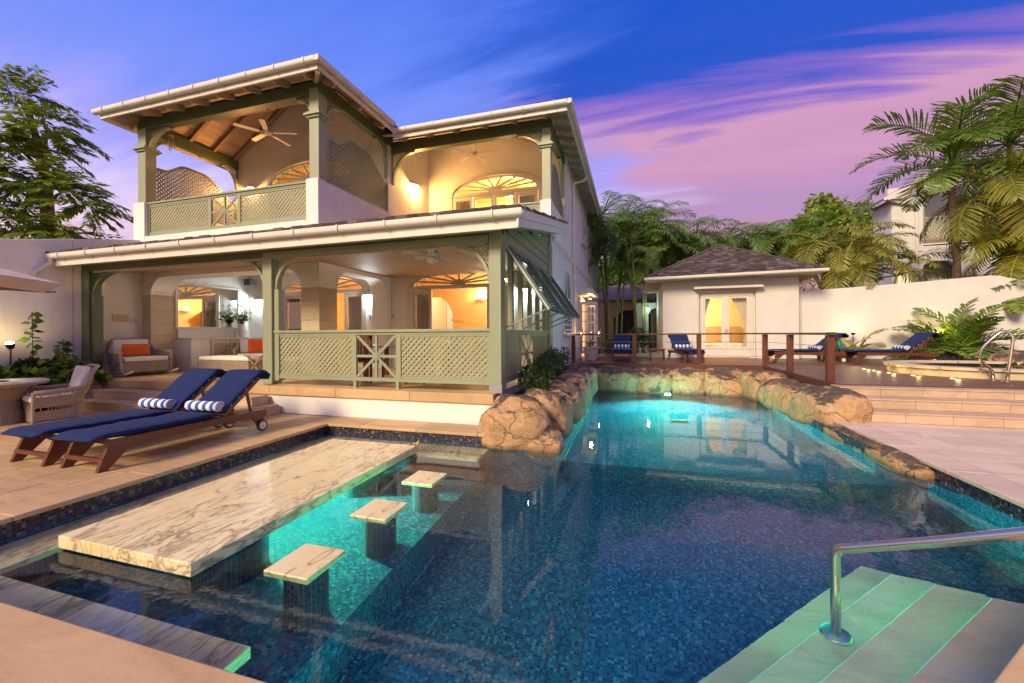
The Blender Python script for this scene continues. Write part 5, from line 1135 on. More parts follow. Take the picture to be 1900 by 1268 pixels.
# ================================================================== LOUNGERS
def make_lounger():
    r = thing('sun_lounger', '', 'sun lounger', (0, 0, 0), 'mahogany loungers with navy cushions')
    for s in (-1, 1):
        x = s*.345
        prof = [(0.02, .33), (.10, .27), (.30, .245), (1.75, .245), (1.95, .20), (2.12, .215), (2.16, .27), (2.14, .335), (.10, .345)]
        MB().prism(prof, 'x', x-.017, x+.017).build('side_rail', MAHOG, r, bevel=.005)
        MB().prism([(.0, 0), (.10, 0), (.34, .25), (.42, .27), (.16, .29), (.10, .27)], 'x', x-.022 - s*.04, x+.022 - s*.04).build('leg', MAHOG, r, bevel=.004)
        MB().prism([(1.93, .21), (2.12, .21), (2.15, .12), (2.10, .07), (2.02, .07), (1.99, .14)], 'x', x-.016-s*.035, x+.016-s*.035).build('wheel_bracket', MAHOG, r)
        Mw = Matrix.Translation((x, 2.075, .085)) @ Matrix.Rotation(R(90), 4, 'Y')
        w = MB().lathe([(.06, -.02), (.085, -.02), (.085, .02), (.06, .02)], (0, 0, 0), 20).xf(Mw).build('wheel', BLACK, r, smooth=False)
        MB().lathe([(0, -.024), (.062, -.022), (.062, .022), (0, .024)], (0, 0, 0), 20).xf(Mw).build('hub', CREAM, w); MB().lathe([(0, -.03), (.014, -.03), (.014, .03), (0, .03)], (0, 0, 0), 10).xf(Mw).build('axle_cap', STEEL, w)
    for y, z in ((.06, .12), (.26, .265), (2.05, .24)): bx(-.33, .33, y-.015, y+.015, z-.025, z+.025).build('stretcher', MAHOG, r)
    for k in range(9): bx(-.327, .327, .34+.13*k, .42+.13*k, .315, .338).build('seat_slat', MAHOG, r)
    a = R(40); hy, hz = 1.46, .335
    def bp(t_, n=0): return Vector((0, hy+math.cos(a)*t_-math.sin(a)*n, hz+math.sin(a)*t_+math.cos(a)*n))
    for s in (-1, 1):
        p, q_ = bp(0), bp(.78); MB().bar((s*.30, p.y, p.z), (s*.30, q_.y, q_.z), .03, .05).build('backrest_rail', MAHOG, r)
        p = bp(.52, -.03); MB().bar((s*.26, p.y, p.z), (s*.26, 1.96, .27), .025, .035).build('backrest_strut', MAHOG, r)
    for k in range(6): p, q_ = bp(.06+.12*k), bp(.13+.12*k); MB().bar((-.0, p.y, p.z), (0, q_.y, q_.z), .57, .02).build('backrest_slat', MAHOG, r)
    def pad(prof_pts, nm, w=.335, th=.085):
        rows = []; n = len(prof_pts)
        for i, (c, nn) in enumerate(prof_pts):
            e = min(i, n-1-i); f_ = min(1, .35+.35*e) if e < 2 else 1; row = []
            for j in range(16):
                t_ = 2*math.pi*j/16; ex, ez_ = abs(math.cos(t_))**.35*math.copysign(1, math.cos(t_)), abs(math.sin(t_))**.75*math.copysign(1, math.sin(t_))
                ww = w*(.94 if e == 0 else 1); dip = .55 if i in (7, 13) else 1
                row.append(Vector((ww*ex, c.y, c.z))+nn*(th/2+th/2*ez_*f_*(dip if ez_ > 0 else 1)*(1+.10*math.sin(5*ex+i*.7)+.05*math.sin(11*ex+i*2.3))))
            rows.append(row+[row[0]])
        mb = MB().sheet(rows); m = 17; mb.f.append(tuple(range(16))); mb.f.append(tuple((n-1)*m+k for k in range(15, -1, -1)))
        cu = mb.build(nm, NAVY, r, smooth=True)
        for j in (1, 7): MB().tube([rows[i][j] for i in range(1, n-1)], .006, 5).build('piping', NAVY, cu, smooth=True)
        return cu
    Zn = Vector((0, 0, 1)); Nb = Vector((0, -math.sin(a), math.cos(a)))
    sag = [(Vector((0, -.06+.02*0, .325)), Vector((0, -.4, .9)))]+[(Vector((0, .0+1.42*k/18, .342+.004*math.sin(k*1.3))), Zn) for k in range(19)]
    pad(sag, 'seat_cushion')
    bk = [(bp(.03+.83*k/12, .018+.003*math.sin(k)), Nb) for k in range(13)]+[(bp(.90, -.02), (Nb+Vector((0, .5, .1))).normalized()), (bp(.90, -.08), Vector((0, .95, .4)).normalized()), (bp(.86, -.12), Vector((0, 1, .2)).normalized())]
    pad(bk, 'back_cushion')
    for k in range(4): p = bp(.18+.16*k, .05); bx(.325, .334, p.y-.006, p.y+.006, p.z-.010, p.z+.010).build('cushion_tie', CUSH, r)
    return r
def make_towel():
    pts = MB(); rows = []
    t = thing('rolled_towel', '', 'towel', (0, 0, 0), 'blue and white striped towels rolled on the loungers')
    for i in range(25):
        x = -.28+.56*i/24; e = .9 if i in (0, 24) else 1; rows.append([(x, .078*e*math.cos(2*math.pi*j/24)*(1.08), .072*e*math.sin(2*math.pi*j/24)+.002*math.sin(i*1.3)) for j in range(25)])
    MB().sheet(rows).build('roll', TOWEL, t, solid=False, smooth=True)
    for s in (-1, 1):
        rr = []
        for k in range(60): a = k*.42; q_ = .075*(1-k/62); rr.append((s*(.279-.004*(k % 2)), q_*math.cos(a)*1.08, q_*math.sin(a)))
        MB().tube(rr, .006, 5).build('spiral_edge', TOWEL, t)
        MB().add([(s*.272, .076*1.08*math.cos(2*math.pi*j/20), .070*math.sin(2*math.pi*j/20)) for j in range(20)], [tuple(range(20))]).build('end', NAVY, t, solid=False)
    return t
L0 = make_lounger(); T0 = make_towel()
def set_lounger(x, y, rz, z, lab, tlab, first=False, tx=0.0):
    o = L0 if first else dup(L0); o.location = (x, y, z); o.rotation_euler = (0, 0, rz); o['label'] = lab
    tw = T0 if first else dup(T0); v = Matrix.Rotation(rz, 3, 'Z') @ Vector((tx, 1.42, 0)); tw.location = (x+v.x, y+v.y, z+.487); tw.rotation_euler = (0, 0, rz+R(3)); tw['label'] = tlab
set_lounger(-6.02, 3.0, 0, 0.003, 'navy cushioned lounger on the left terrace, the one next to the pool edge', 'striped towel rolled on the terrace lounger next to the pool edge', True)
set_lounger(-6.93, 2.98, R(-.5), 0.003, 'navy cushioned lounger on the left terrace, the one nearer the wicker chair', 'striped towel rolled on the terrace lounger nearer the wicker chair', tx=-.05)
set_lounger(-.36, 14.85, R(2), .522, 'navy lounger on the deck seen from its foot end by the white planter', 'striped towel on the deck lounger by the white planter')
set_lounger(2.02, 15.05, R(9), .522, 'navy lounger on the deck in front of the lit pool house doors', 'striped towel on the deck lounger before the pool house doors')
set_lounger(4.42, 15.75, R(-84), .522, 'navy lounger seen from the side behind the tall railing posts on the deck', 'striped towel on the lounger behind the tall railing posts')
set_lounger(6.72, 15.75, R(-86), .522, 'navy lounger seen from the side beside the spa and the garden light', 'striped towel on the lounger beside the spa')
def side_table(lab, x, y, w=.55, d=.55, h=.42, z=.522):
    t = thing('side_table', lab, 'side table', (x, y, z), 'low mahogany tables between the loungers')
    f = MB()
    for k in range(5): MB().box(x-w/2, x+w/2, y-d/2+d*k/5+.004, y-d/2+d*(k+1)/5-.004, z+h-.025, z+h).build('top_slat', MAHOG, t)
    bx(x-w/2+.03, x+w/2-.03, y-d/2+.02, y+d/2-.02, z+h-.07, z+h-.026).build('apron', MAHOG, t)
    for sx_ in (-1, 1):
        for sy_ in (-1, 1): bx(x+sx_*(w/2-.05)-.022, x+sx_*(w/2-.05)+.022, y+sy_*(d/2-.05)-.022, y+sy_*(d/2-.05)+.022, z, z+h-.071).build('leg', MAHOG, t)
side_table('low mahogany table between the two loungers facing the pool', .85, 15.7); side_table('low mahogany table between the two loungers by the garden wall', 6.55, 16.75)
hr = thing('hose_reel', 'green garden hose reel on wheels behind the deck loungers', 'hose reel', (6.85, 17.3, .52))
MB().tube([(6.5, 17.3, .56), (6.6, 17.3, 1.05), (6.72, 17.3, 1.5), (6.98, 17.3, 1.5), (7.10, 17.3, 1.05), (7.2, 17.3, .56)], .02, 8).build('frame', HOSE, hr, smooth=True)
for k in range(4): MB().tube([(6.70+.1*k, 17.3+.24*math.cos(a_), 1.02+.24*math.sin(a_)) for a_ in [2*math.pi*j/20 for j in range(20)]], .03, 8, closed=True).build('hose_coil', HOSE, hr, smooth=True)
MB().box(6.60, 6.63, 17.1, 17.5, .8, 1.25).box(7.06, 7.09, 17.1, 17.5, .8, 1.25).build('drum_side', HOSE, hr, bevel=.02)
for x in (6.52, 7.18): MB().lathe([(0, -.02), (.10, -.02), (.10, .02), (0, .02)], (0, 0, 0), 16).xf(Matrix.Translation((x, 17.4, .625)) @ Matrix.Rotation(R(90), 4, 'Y')).build('wheel', BLACK, hr)

# ================================================================== WICKER AND PORCH FURNITURE
def wicker_chair(name, lab, loc, rz, w=.78, d=.72, rocker=False, grp=None, open_band=False, cush=None, hb=.92, ha=.62, hs=.33, flare=.10):
    """barrel chair facing +y locally before rotation by rz"""
    t = thing(name, lab, 'wicker chair', (0, 0, 0), grp)
    n = 33; base = []
    for i in range(n):
        u = i/(n-1); a = math.pi*u; # from right front, round the back, to left front
        cx_ = math.cos(a); sy_ = math.sin(a)
        x = w/2*math.copysign(abs(cx_)**.45, cx_); y = d*.5-(d*.98)*abs(sy_)**.55
        tq = max(0, min(1, (sy_-.62)/.36)); h = ha*(.92+.08*sy_)+(hb-ha)*tq*tq*(3-2*tq); base.append((x, y, h, sy_))
    z0 = .10 if rocker else .02
    rows = []
    zs = [0, .08, .2, .35, .5, .65, .8, .92, 1]
    for q_ in zs:
        row = []
        for x, y, h, s in base:
            fl = flare*max(0, q_-.3)/.7; z = z0+(h-z0)*q_; row.append((x*(1+fl*.5), y-(fl*1.6*s**2 if y < 0 else 0)*d*.6+ (-.0), z))
        rows.append(row)
    for a_, b_ in ((1, 3), (4, 6), (7, 8)): MB().sheet([rows[k] for k in range(a_, b_+1)]).build('woven_shell', WICK, t, solid=False, thick=.03)
    stk = MB()
    for i in range(n-1):
        for fr_ in (0, .5):
            pl = [r_[i] if not fr_ else tuple((p_+q__)/2 for p_, q__ in zip(r_[i], r_[i+1])) for r_ in rows]
            stk.tube([pl[0], pl[1]], .007, 4, False); stk.tube([pl[3], pl[4]], .007, 4, False); stk.tube([pl[6], pl[7]], .007, 4, False)
    stk.build('stakes', WICKP, t, kind='stuff')
    for k in (1, 3, 4, 6, 7): MB().tube(rows[k], .013, 5).build('weaver_band', WICKP, t)
    MB().tube(rows[-1], .055 if rocker else .034, 8).build('rolled_rim', WICKP, t, smooth=True)
    for e in (0, -1): MB().tube([r_[e] for r_ in rows], .028, 8).build('arm_post', WICKP, t, smooth=True)
    MB().tube(rows[0], .022, 6).build('base_rim', WICKP, t, smooth=True)
    fy = d*.5; bx(-w/2+.02, w/2-.02, fy-.03, fy, z0, hs).build('front_panel', WICK, t); bx(-w/2+.03, w/2-.03, -d*.42, fy-.031, hs-.06, hs).build('seat_deck', WICK, t)
    bx(-w/2+.05, w/2-.05, -d*.36, fy+.02, hs+.004, hs+.115).build('seat_cushion', CUSH, t, bevel=.035, seg=3)
    # back cushion leaning against the shell
    Mb = Matrix.Translation((0, -d*.40, hs+.115)) @ Matrix.Rotation(R(14), 4, 'X')
    MB().box(-w*.38, w*.38, -.05, .07, 0, hb-hs-.10).xf(Mb).build('back_cushion', CUSH, t, bevel=.04, seg=3)
    if rocker:
        for s in (-1, 1): MB().tube([(s*(w/2-.04), -d*.75+.09*k*d*1.75, .03+.11*((k-5.5)/5.5)**2) for k in range(12)], .026, 8).build('rocker_runner', LIMEW, t, smooth=True)
    else:
        for sx_ in (-1, 1):
            for sy_ in (-.36, .42): MB().tube([(sx_*(w/2-.05), d*sy_, 0), (sx_*(w/2-.05), d*sy_, .12)], .024, 8).build('leg', WICKP, t)
    t.location = loc; t.rotation_euler = (0, 0, rz); return t
def pillow(lab, loc, rz, tilt, w, h, m=ORANGE):
    o = thing('throw_pillow', lab, 'pillow', (0, 0, 0), None); rows = []
    for sgn in (1, -1):
        rows = []
        for i in range(11):
            u = -1+.2*i; row = []
            for j in range(11):
                v = -1+.2*j; b_ = (max(0, (1-u**4)*(1-v**4)))**.5; k = 1-.06*(1-abs(u)**2)*0; pin = 1-.05*(abs(u)*(1-abs(v)) + abs(v)*(1-abs(u)))
                row.append((w/2*u*(1-.05*(1-v*v)*abs(u)), sgn*.075*b_, h/2*v*(1-.05*(1-u*u)*abs(v))))
            rows.append(row)
        MB().sheet(rows).build('cover', m, o, solid=False, smooth=True)
    o.location = loc; o.rotation_euler = (tilt, 0, rz); return o
wicker_chair('rocking_chair', 'wide wicker rocking chair with white cushions on the porch by the stone pillar', (-12.25, 7.32, .522), R(-97), 1.02, .80, True, hb=.90, ha=.64, hs=.36)
pillow('long orange pillow on the wicker rocking chair', (-12.30, 7.28, 1.16), R(-97+4), R(-16), .62, .34)
wicker_chair('wicker_armchair', 'wicker armchair with an orange pillow beside the bar counter', (-11.25, 9.75, .522), R(-130), .90, .80, hb=.86)
pillow('square orange pillow on the wicker armchair beside the bar counter', (-10.98, 9.62, 1.20), R(-115), R(-14), .44, .44)
wicker_chair('garden_chair', 'grey wicker garden chair on the left terrace beside the loungers, turned to the round table', (-10.15, 4.75, .003), R(166), .70, .66, hb=.95, ha=.60, hs=.36, flare=.34)
def ottoman(lab, x0, x1, y0, y1, h=.30, z=.522):
    t = thing('ottoman', lab, 'ottoman', ((x0+x1)/2, (y0+y1)/2, z), None)
    bx(x0, x1, y0, y1, z+.06, z+h).build('woven_base', WICK, t, bevel=.02); 
    for q_ in ((x0, x1, y0-.012, y0+.012, z+h-.03, z+h+.01), (x0, x1, y0-.012, y0+.012, z+.05, z+.085)): bx(*q_).build('binding', WICKP, t)
    bx(x0+.01, x1-.01, y0+.01, y1-.01, z+h+.012, z+h+.13).build('cushion', CUSH, t, bevel=.045, seg=3)
    for x in (x0+.06, x1-.06):
        for y in (y0+.06, y1-.06): MB().tube([(x, y, z), (x, y, z+.07)], .025, 8).build('leg', WICKP, t)
ottoman('long wicker ottoman with a white cushion in the middle of the porch', -11.55, -9.72, 8.30, 9.02); ottoman('wicker ottoman with a white cushion half hidden by the green post', -8.85, -7.9, 8.0, 8.8)
t = thing('folding_table', 'weathered wooden side table beside the long ottoman', 'side table', (-9.3, 8.3, .522)); bx(-9.58, -9.0, 8.05, 8.6, .98, 1.01).build('top', RAFT, t)
for s in (-1, 1):
    MB().bar((-9.29-s*.22, 8.10, .524), (-9.29+s*.22, 8.10, .98), .035, .05).build('crossed_leg', RAFT, t); MB().bar((-9.29-s*.22, 8.55, .524), (-9.29+s*.22, 8.55, .98), .035, .05).build('crossed_leg', RAFT, t)
t = thing('dining_table', 'dark wooden dining table behind the porch railing', 'table', (-4.9, 8.3, .522)); bx(-6.0, -3.6, 7.75, 8.85, 1.24, 1.28).build('top', MAHOG, t, bevel=.01)
for x in (-5.85, -3.83):
    for y in (7.85, 8.67): bx(x, x+.08, y, y+.08, .522, 1.239).build('leg', MAHOG, t)
def dchair(x, y, rz, lab):
    t = thing('dining_chair', lab, 'chair', (0, 0, 0), 'dark dining chairs on the porch')
    bx(-.23, .23, -.22, .24, .42, .46).build('seat', MAHOG, t); bx(-.21, .21, -.19, .22, .462, .52).build('seat_pad', simple('oxblood_cloth', (.22, .035, .025), None, 4, .9) if 'oxblood_cloth' not in bpy.data.materials else bpy.data.materials['oxblood_cloth'], t, bevel=.02)
    for sx_ in (-1, 1):
        bx(sx_*.20-.02, sx_*.20+.02, .19, .23, 0, .419).build('leg', MAHOG, t); bx(sx_*.20-.02, sx_*.20+.02, -.24, -.20, 0, .98).build('leg', MAHOG, t)
    for k in range(4): bx(-.13+.08*k, -.09+.08*k, -.232, -.212, .461, .90).build('back_spindle', MAHOG, t)
    bx(-.22, .22, -.24, -.20, .901, .99).build('crest_rail', MAHOG, t); put(t, (x, y, .522), rz)
dchair(-5.4, 7.45, R(0), 'dark dining chair on the pool side of the porch table, left one'); dchair(-4.2, 7.45, R(4), 'dark dining chair on the pool side of the porch table, right one'); dchair(-5.3, 9.15, R(180), 'dark dining chair on the wall side of the porch table, left one'); dchair(-4.2, 9.2, R(176), 'dark dining chair on the wall side of the porch table, right one')
t = thing('garden_table', 'round wicker garden table with a glass top at the left edge', 'table', (-11.0, 4.3, 0)); MB().lathe([(0, .70), (.60, .70), (.63, .715), (.63, .73), (.60, .74), (0, .74)], (-10.7, 4.25, 0), 36).build('top', CREAM, t); MB().lathe([(.34, .004), (.30, .2), (.27, .4), (.42, .62), (.56, .698)], (-10.7, 4.25, 0), 28).build('woven_base', WICK, t, thick=.02, solid=False); MB().tube([(-10.7+.60*math.cos(k*.2094), 4.25+.60*math.sin(k*.2094), .69) for k in range(30)], .022, 6, closed=True).build('rim_binding', WICKP, t)
t = thing('place_setting', 'dark plate and folded white napkin on the garden table', 'plate', (-10.35, 4.2, .741)); MB().lathe([(0, .742), (.11, .742), (.15, .760), (.15, .765), (.10, .75), (0, .75)], (-10.45, 4.15, 0), 24).build('plate', BLACK, t); bx(-10.30, -10.14, 4.1, 4.3, .742, .752).build('napkin', CUSH, t)
# umbrella over the table
um = thing('garden_umbrella', 'large square cream umbrella jutting in at the left edge', 'umbrella', (-10.99, 2.93, 0))
ctr = Vector((-10.99, 2.93, 0)); hw_ = 1.50
rot_ = R(14)
def uc(u, v, z): return (ctr.x+u*math.cos(rot_)-v*math.sin(rot_), ctr.y+u*math.sin(rot_)+v*math.cos(rot_), z)
rows = []; cor = [(-1, -1), (1, -1), (1, 1), (-1, 1)]; vs = [uc(0, 0, 3.12)]; fs = []
for k in range(4):
    for j in range(8):
        t_ = j/8; a, b = cor[k], cor[(k+1) % 4]; u, v = a[0]+(b[0]-a[0])*t_, a[1]+(b[1]-a[1])*t_; sgz = .07*math.sin(math.pi*t_); q2 = 1-.05*math.sin(math.pi*t_); vs.append(uc(u*hw_*q2, v*hw_*q2, 2.47+sgz))
mb = MB()
for k in range(32): fs.append((0, 1+k, 1+(k+1) % 32))
mb.add(vs, fs); mb.build('canopy', CANVAS, um, solid=False, thick=.006)
val = MB(); vv = [v_ for v_ in vs[1:]]; low = [Vector(v_)+(Vector((ctr.x, ctr.y, v_[2]))-Vector(v_))*.10+Vector((0, 0, -.17)) for v_ in vv]
val.add(vv+low, [(i, (i+1) % 32, 32+(i+1) % 32, 32+i) for i in range(32)]); val.build('valance', CANVAS, um, solid=False, thick=.005)
MB().tube([uc(0, 0, .02), uc(0, 0, 3.15)], .028, 10).build('pole', MAHOG, um); MB().lathe([(.30, 0), (.30, .06), (.06, .10), (.05, .3), (0, .3)], uc(0, 0, .001), 20).build('base', GREY, um)
for a, b in cor:
    MB().bar(uc(0, 0, 3.08), uc(a*hw_*.97, b*hw_*.97, 2.45), .018, .03).build('rib', MAHOG, um); MB().bar(uc(0, 0, 2.3), uc(a*hw_*.5, b*hw_*.5, 2.72), .015, .02).build('stretcher', MAHOG, um); MB().bar(uc(a*hw_*.90, b*hw_*.90, 2.31), uc(a*hw_*.96, b*hw_*.96, 2.325), .03, .02).build('rib_tip', BLACK, um)
# white planter pot and candle lamps by the side door
t = thing('planter_pot', 'tapered white planter pot on the deck by the lit side door', 'planter', (-1.50, 15.35, .522)); MB().lathe([(.17, 0), (.20, .02), (.27, .42), (.31, .44), (.31, .50), (.27, .50), (.25, .42), (0, .42)], (-1.50, 15.35, .522), 24).build('pot', POT, t, smooth=False)
MB().lathe([(.24, 0), (.24, .05), (0, .05)], (-1.50, 15.35, .522), 4, 45, 405).build('plinth', POT, t)
for i, (x, y, lab) in enumerate(((-1.80, 14.9, 'candle in a glass chimney left of the white planter'), (-1.22, 15.5, 'candle in a glass chimney right of the white planter'))):
    t = thing('candle_lantern', lab, 'lantern', (x, y, .522), 'candles by the side door')
    MB().tube([(x, y, .522), (x, y, 1.35)], .015, 8).build('stand', BLACK, t); MB().lathe([(0, 1.35), (.06, 1.35), (.06, 1.37), (0, 1.37)], (x, y, 0), 14).build('dish', BLACK, t); MB().lathe([(0, 1.371), (.03, 1.371), (.03, 1.46), (0, 1.46)], (x, y, 0), 12).build('candle', CREAM, t)
    MB().lathe([(0, 1.465), (.014, 1.485), (.008, 1.515), (0, 1.54)], (x, y, 0), 10).build('flame', CANDLE, t); MB().lathe([(.065, 1.372), (.085, 1.5), (.07, 1.70)], (x, y, 0), 18).build('chimney', GLASS, t, solid=False, smooth=True); lamp('candle_glow', (x, y, 1.56), 3, (1, .55, .2), .03)
t = thing('added_lantern', 'small lantern added under the canopy of the lit side door', 'lantern', (-1.75, 17.75, 3.0)); MB().lathe([(0, .12), (.07, .11), (.08, 0), (.075, 0), (.06, .09), (0, .10)], (-1.75, 17.75, 3.0), 14).build('shade', CREAM, t); MB().lathe([(0, .0), (.03, .03), (0, .08)], (-1.75, 17.75, 3.0), 10).build('bulb', BULBW, t)
lamp('added_door_lamp', (-1.75, 17.75, 2.9), 20, (1, .6, .28), .06)  # added door lamp; the lantern is put in as its fixture
def spot_fixture(lab, loc, d, power, col=(1, .72, .32)):
    t = thing('garden_spotlight', lab, 'spotlight', loc, 'lit garden spotlights'); T = Matrix.Translation(loc) @ Vector((0, 0, 1)).rotation_difference(Vector(d).normalized()).to_matrix().to_4x4()
    MB().lathe([(0, -.10), (.05, -.09), (.075, .0), (.085, .05), (.075, .05), (.06, .01), (0, .0)], (0, 0, 0), 16).xf(T).build('housing', BLACK, t, smooth=True); MB().lathe([(0, .02), (.06, .015), (.072, .03), (0, .055)], (0, 0, 0), 16).xf(T).build('lens', emis('garden_lamp_lens', (1, .72, .30), 60) if 'garden_lamp_lens' not in bpy.data.materials else bpy.data.materials['garden_lamp_lens'], t)
    MB().tube([Vector(loc)-Vector(d).normalized()*.08, (loc[0], loc[1], loc[2]-.85)], .014, 6).build('stake', BLACK, t); lamp('garden_lamp', Vector(loc)+Vector(d).normalized()*.13, power, col, .05)
spot_fixture('garden spotlight glowing among the leaves at the left edge', (-12.55, 5.18, 1.36), (.35, -.3, .8), 12)
spot_fixture('garden spotlight glowing behind the lounger by the garden wall', (7.72, 17.75, 1.50), (0, -.5, .85), 9)
spot_fixture('garden spotlight hidden in the big fan leaved plant', (10.1, 17.6, 1.45), (.2, -.6, .8), 18)
# ================================================================== VEGETATION
def frond_mesh(name, L, e0, e1, n, ll, lw, m, droop=.5, vee=.35, seed=0, bare=.18, plume=0):
    """pinnate palm leaf along +x rising at e0 deg at the base and arching to e1 at the tip"""
    r = random.Random(seed); mb = MB(); pts = []; p = Vector((0, 0, 0)); k = 26
    for i in range(k+1):
        pts.append(p.copy()); a = R(e0+(e1-e0)*(i/k)**1.3); p = p+Vector((math.cos(a), 0, math.sin(a)))*(L/k)
    mb.tube(pts, [.022*(1-.85*i/k)*L**.5 for i in range(k+1)], 5)
    for i in range(n):
        t = bare+(1-bare)*(i+.5)/n; f = t*k; j = min(int(f), k-1); c = pts[j].lerp(pts[j+1], f-j); d = (pts[j+1]-pts[j]).normalized(); upn = Vector((0, 1, 0)).cross(d)*-1
        if upn.z < 0: upn = -upn
        for s in (-1, 1):
            l = ll*(math.sin(math.pi*min(1, (t-bare)/(1-bare)*.86+.14))**.6)*r.uniform(.8, 1.08); fwd = .45+.7*t+r.uniform(-.12, .12)
            dr = Vector((0, s, 0))*1.0+d*fwd+upn*(vee+r.uniform(-.2, .2)); dr.normalize(); side = dr.cross(upn).normalized()*lw*.5
            a0 = c; a1 = c+dr*l*.5+Vector((0, 0, -droop*l*.10)); a2 = c+dr*l*.85+Vector((0, 0, -droop*l*(.34+r.uniform(0, .15)))); a3 = c+dr*l*.98+Vector((0, 0, -droop*l*(.55+r.uniform(0, .2))))
            mb.add([a0-side*.4, a0+side*.4, a1+side, a1-side, a2+side*.75, a2-side*.75, a3], [(0, 1, 2, 3), (3, 2, 4, 5), (5, 4, 6)])
    me = bpy.data.meshes.new(name); me.from_pydata([tuple(v) for v in mb.v], [], mb.f); me.materials.append(m); return me
FD = [frond_mesh('frond_arching', 2.3, 68, -35, 30, .62, .030, PALMD, .8, .3, i) for i in range(4)]
FG = [frond_mesh('frond_green', 2.5, 62, -30, 28, .72, .038, PALM, .6, .35, 10+i) for i in range(4)]
FY = [frond_mesh('frond_golden', 2.4, 66, -40, 26, .70, .040, PALMY, .7, .3, 20+i) for i in range(4)]
FC = [frond_mesh('frond_short', 1.45, 62, 8, 15, .44, .072, PALM, .3, .25, 30+i, .12) for i in range(3)]
FCY = [frond_mesh('frond_short_golden', 1.3, 66, 0, 19, .40, .07, PALMY, .35, .25, 40+i, .12) for i in range(3)]
def palm_crown(root, loc, meshes, n, sc, spread=(0, 60), r=None):
    for k in range(n):
        az = 2.399*k+r.uniform(-.3, .3); tilt = R(spread[0]+(spread[1]-spread[0])*(k/n)**.9+r.uniform(-8, 8))
        o = share(r.choice(meshes), 'frond', root, loc); o.rotation_mode = 'ZYX'; o.rotation_euler = (0, tilt, az)
        o.rotation_mode = 'XYZ'; o.matrix_local = Matrix.Translation(loc) @ Matrix.Rotation(az, 4, 'Z') @ Matrix.Rotation(tilt, 4, 'Y') @ Matrix.Rotation(r.uniform(-.25, .25), 4, 'X') @ Matrix.Scale(sc*r.uniform(.85, 1.12), 4)
def cluster_palm(lab, x, y, z, stems, hmin, hmax, sc, meshes, nf, seed, spread=.7, grp='feathery palms behind the pool house'):
    r = random.Random(seed); t = thing('palm_tree', lab, 'palm', (x, y, z), grp)
    for s in range(stems):
        a = r.uniform(0, 6.28); q_ = r.uniform(.1, .45); h = r.uniform(hmin, hmax); b = Vector((x+q_*math.cos(a), y+q_*math.sin(a), z)); tp = Vector((x+(q_+spread*r.uniform(.4, 1))*math.cos(a), y+(q_+spread*r.uniform(.4, 1))*math.sin(a), z+h))
        pts = [b.lerp(tp, k/6)+Vector((math.cos(a), math.sin(a), 0))*(-.12*math.sin(math.pi*k/6)) for k in range(7)]
        MB().tube(pts, [.055, .05, .048, .045, .045, .055, .035], 7).build('trunk', CANEG, t, smooth=True)
        palm_crown(t, tp-Vector((x, y, z)), meshes, nf, sc, (5, 62), r)
    return t
cp = [('tallest feathery palm rising right beside the house wall', -1.0, 22.6, .4, 4, 5.6, 7.6, 1.15, FD, 10), ('dense dark palm clump between the house and the pool house', .35, 21.6, .4, 6, 4.2, 6.6, 1.15, FD, 10), ('palm clump with pale canes against the pool house side wall', 1.0, 23.6, .4, 6, 4.4, 6.8, 1.15, FG, 9),
      ('feathery palm behind the left slope of the shingled roof', 2.6, 25.0, .4, 5, 4.8, 6.8, 1.2, FD, 9), ('feathery palm behind the peak of the shingled roof', 4.6, 26.5, .4, 5, 4.6, 6.4, 1.2, FG, 9), ('dark palm showing over the right slope of the shingled roof', 6.6, 26, .4, 5, 4.6, 6.2, 1.2, FD, 9),
      ('palm clump in the gap beyond the stone path', -1.3, 25.2, .4, 4, 5.6, 7.4, 1.15, FD, 9), ('palm thicket over the right eave of the pool house', 8.2, 25.5, .4, 5, 4.6, 6.4, 1.2, FG, 9)]
for i, c in enumerate(cp): cluster_palm(*c, seed=100+i)
gp = [('golden stemmed palm clump just right of the pool house roof', 8.7, 20.6, .3, 5, 3.6, 5.0, 1.0, FY, 8), ('golden stemmed palm clump before the white neighbouring house', 10.0, 21.6, .3, 4, 3.4, 4.6, .95, FY, 7)]
for i, c in enumerate(gp): cluster_palm(*c, seed=140+i, grp='golden palms behind the garden wall')
def tall_palm(lab, x, y, h, sc, meshes, n, seed, tr=.11, spread=(-12, 95)):
    r = random.Random(seed); t = thing('palm_tree', lab, 'palm', (x, y, .3), 'tall single trunk palms on the right')
    pts = [(x+.10*math.sin(k*.5), y, .3+h*k/10) for k in range(11)]
    MB().tube(pts, [tr*1.25]+[tr]*8+[tr*.8, tr*.6], 12).build('trunk', BARK, t, smooth=True)
    for k in range(14): MB().lathe([(tr*.99, 0), (tr*1.07, .015), (tr*.99, .03)], (x+.10*math.sin(k*.35), y, .3+h*(k+.5)/14.5), 12).build('leaf_scar', BARK, t)
    palm_crown(t, Vector((.10*math.sin(5), 0, h)), meshes, n, sc, spread, r)
    return t
FT = [frond_mesh('frond_tall', 2.5, 66, -20, 30, .92, .050, PALM, .42, .45, 60+i) for i in range(4)]
FTY = [frond_mesh('frond_tall_golden', 2.6, 50, -45, 30, .85, .050, PALMY, .7, .25, 70+i) for i in range(4)]
tall_palm('tall ringed trunk palm with a spiky crown behind the garden wall', 12.0, 20.0, 7.6, 1.3, FT, 22, 1, spread=(-34, 72))
tall_palm('palm with golden drooping leaves at the right edge of the picture', 13.5, 19.8, 6.4, 1.2, FTY, 26, 2, .12, (-10, 110))
tall_palm('tallest palm crown cut by the right edge of the picture', 14.4, 21.0, 8.6, 1.3, FT, 22, 3, spread=(-25, 85))
tall_palm('low golden palm in front of the neighbouring porch', 13.6, 19.2, 4.2, .9, FTY, 18, 4, .09, (0, 110))
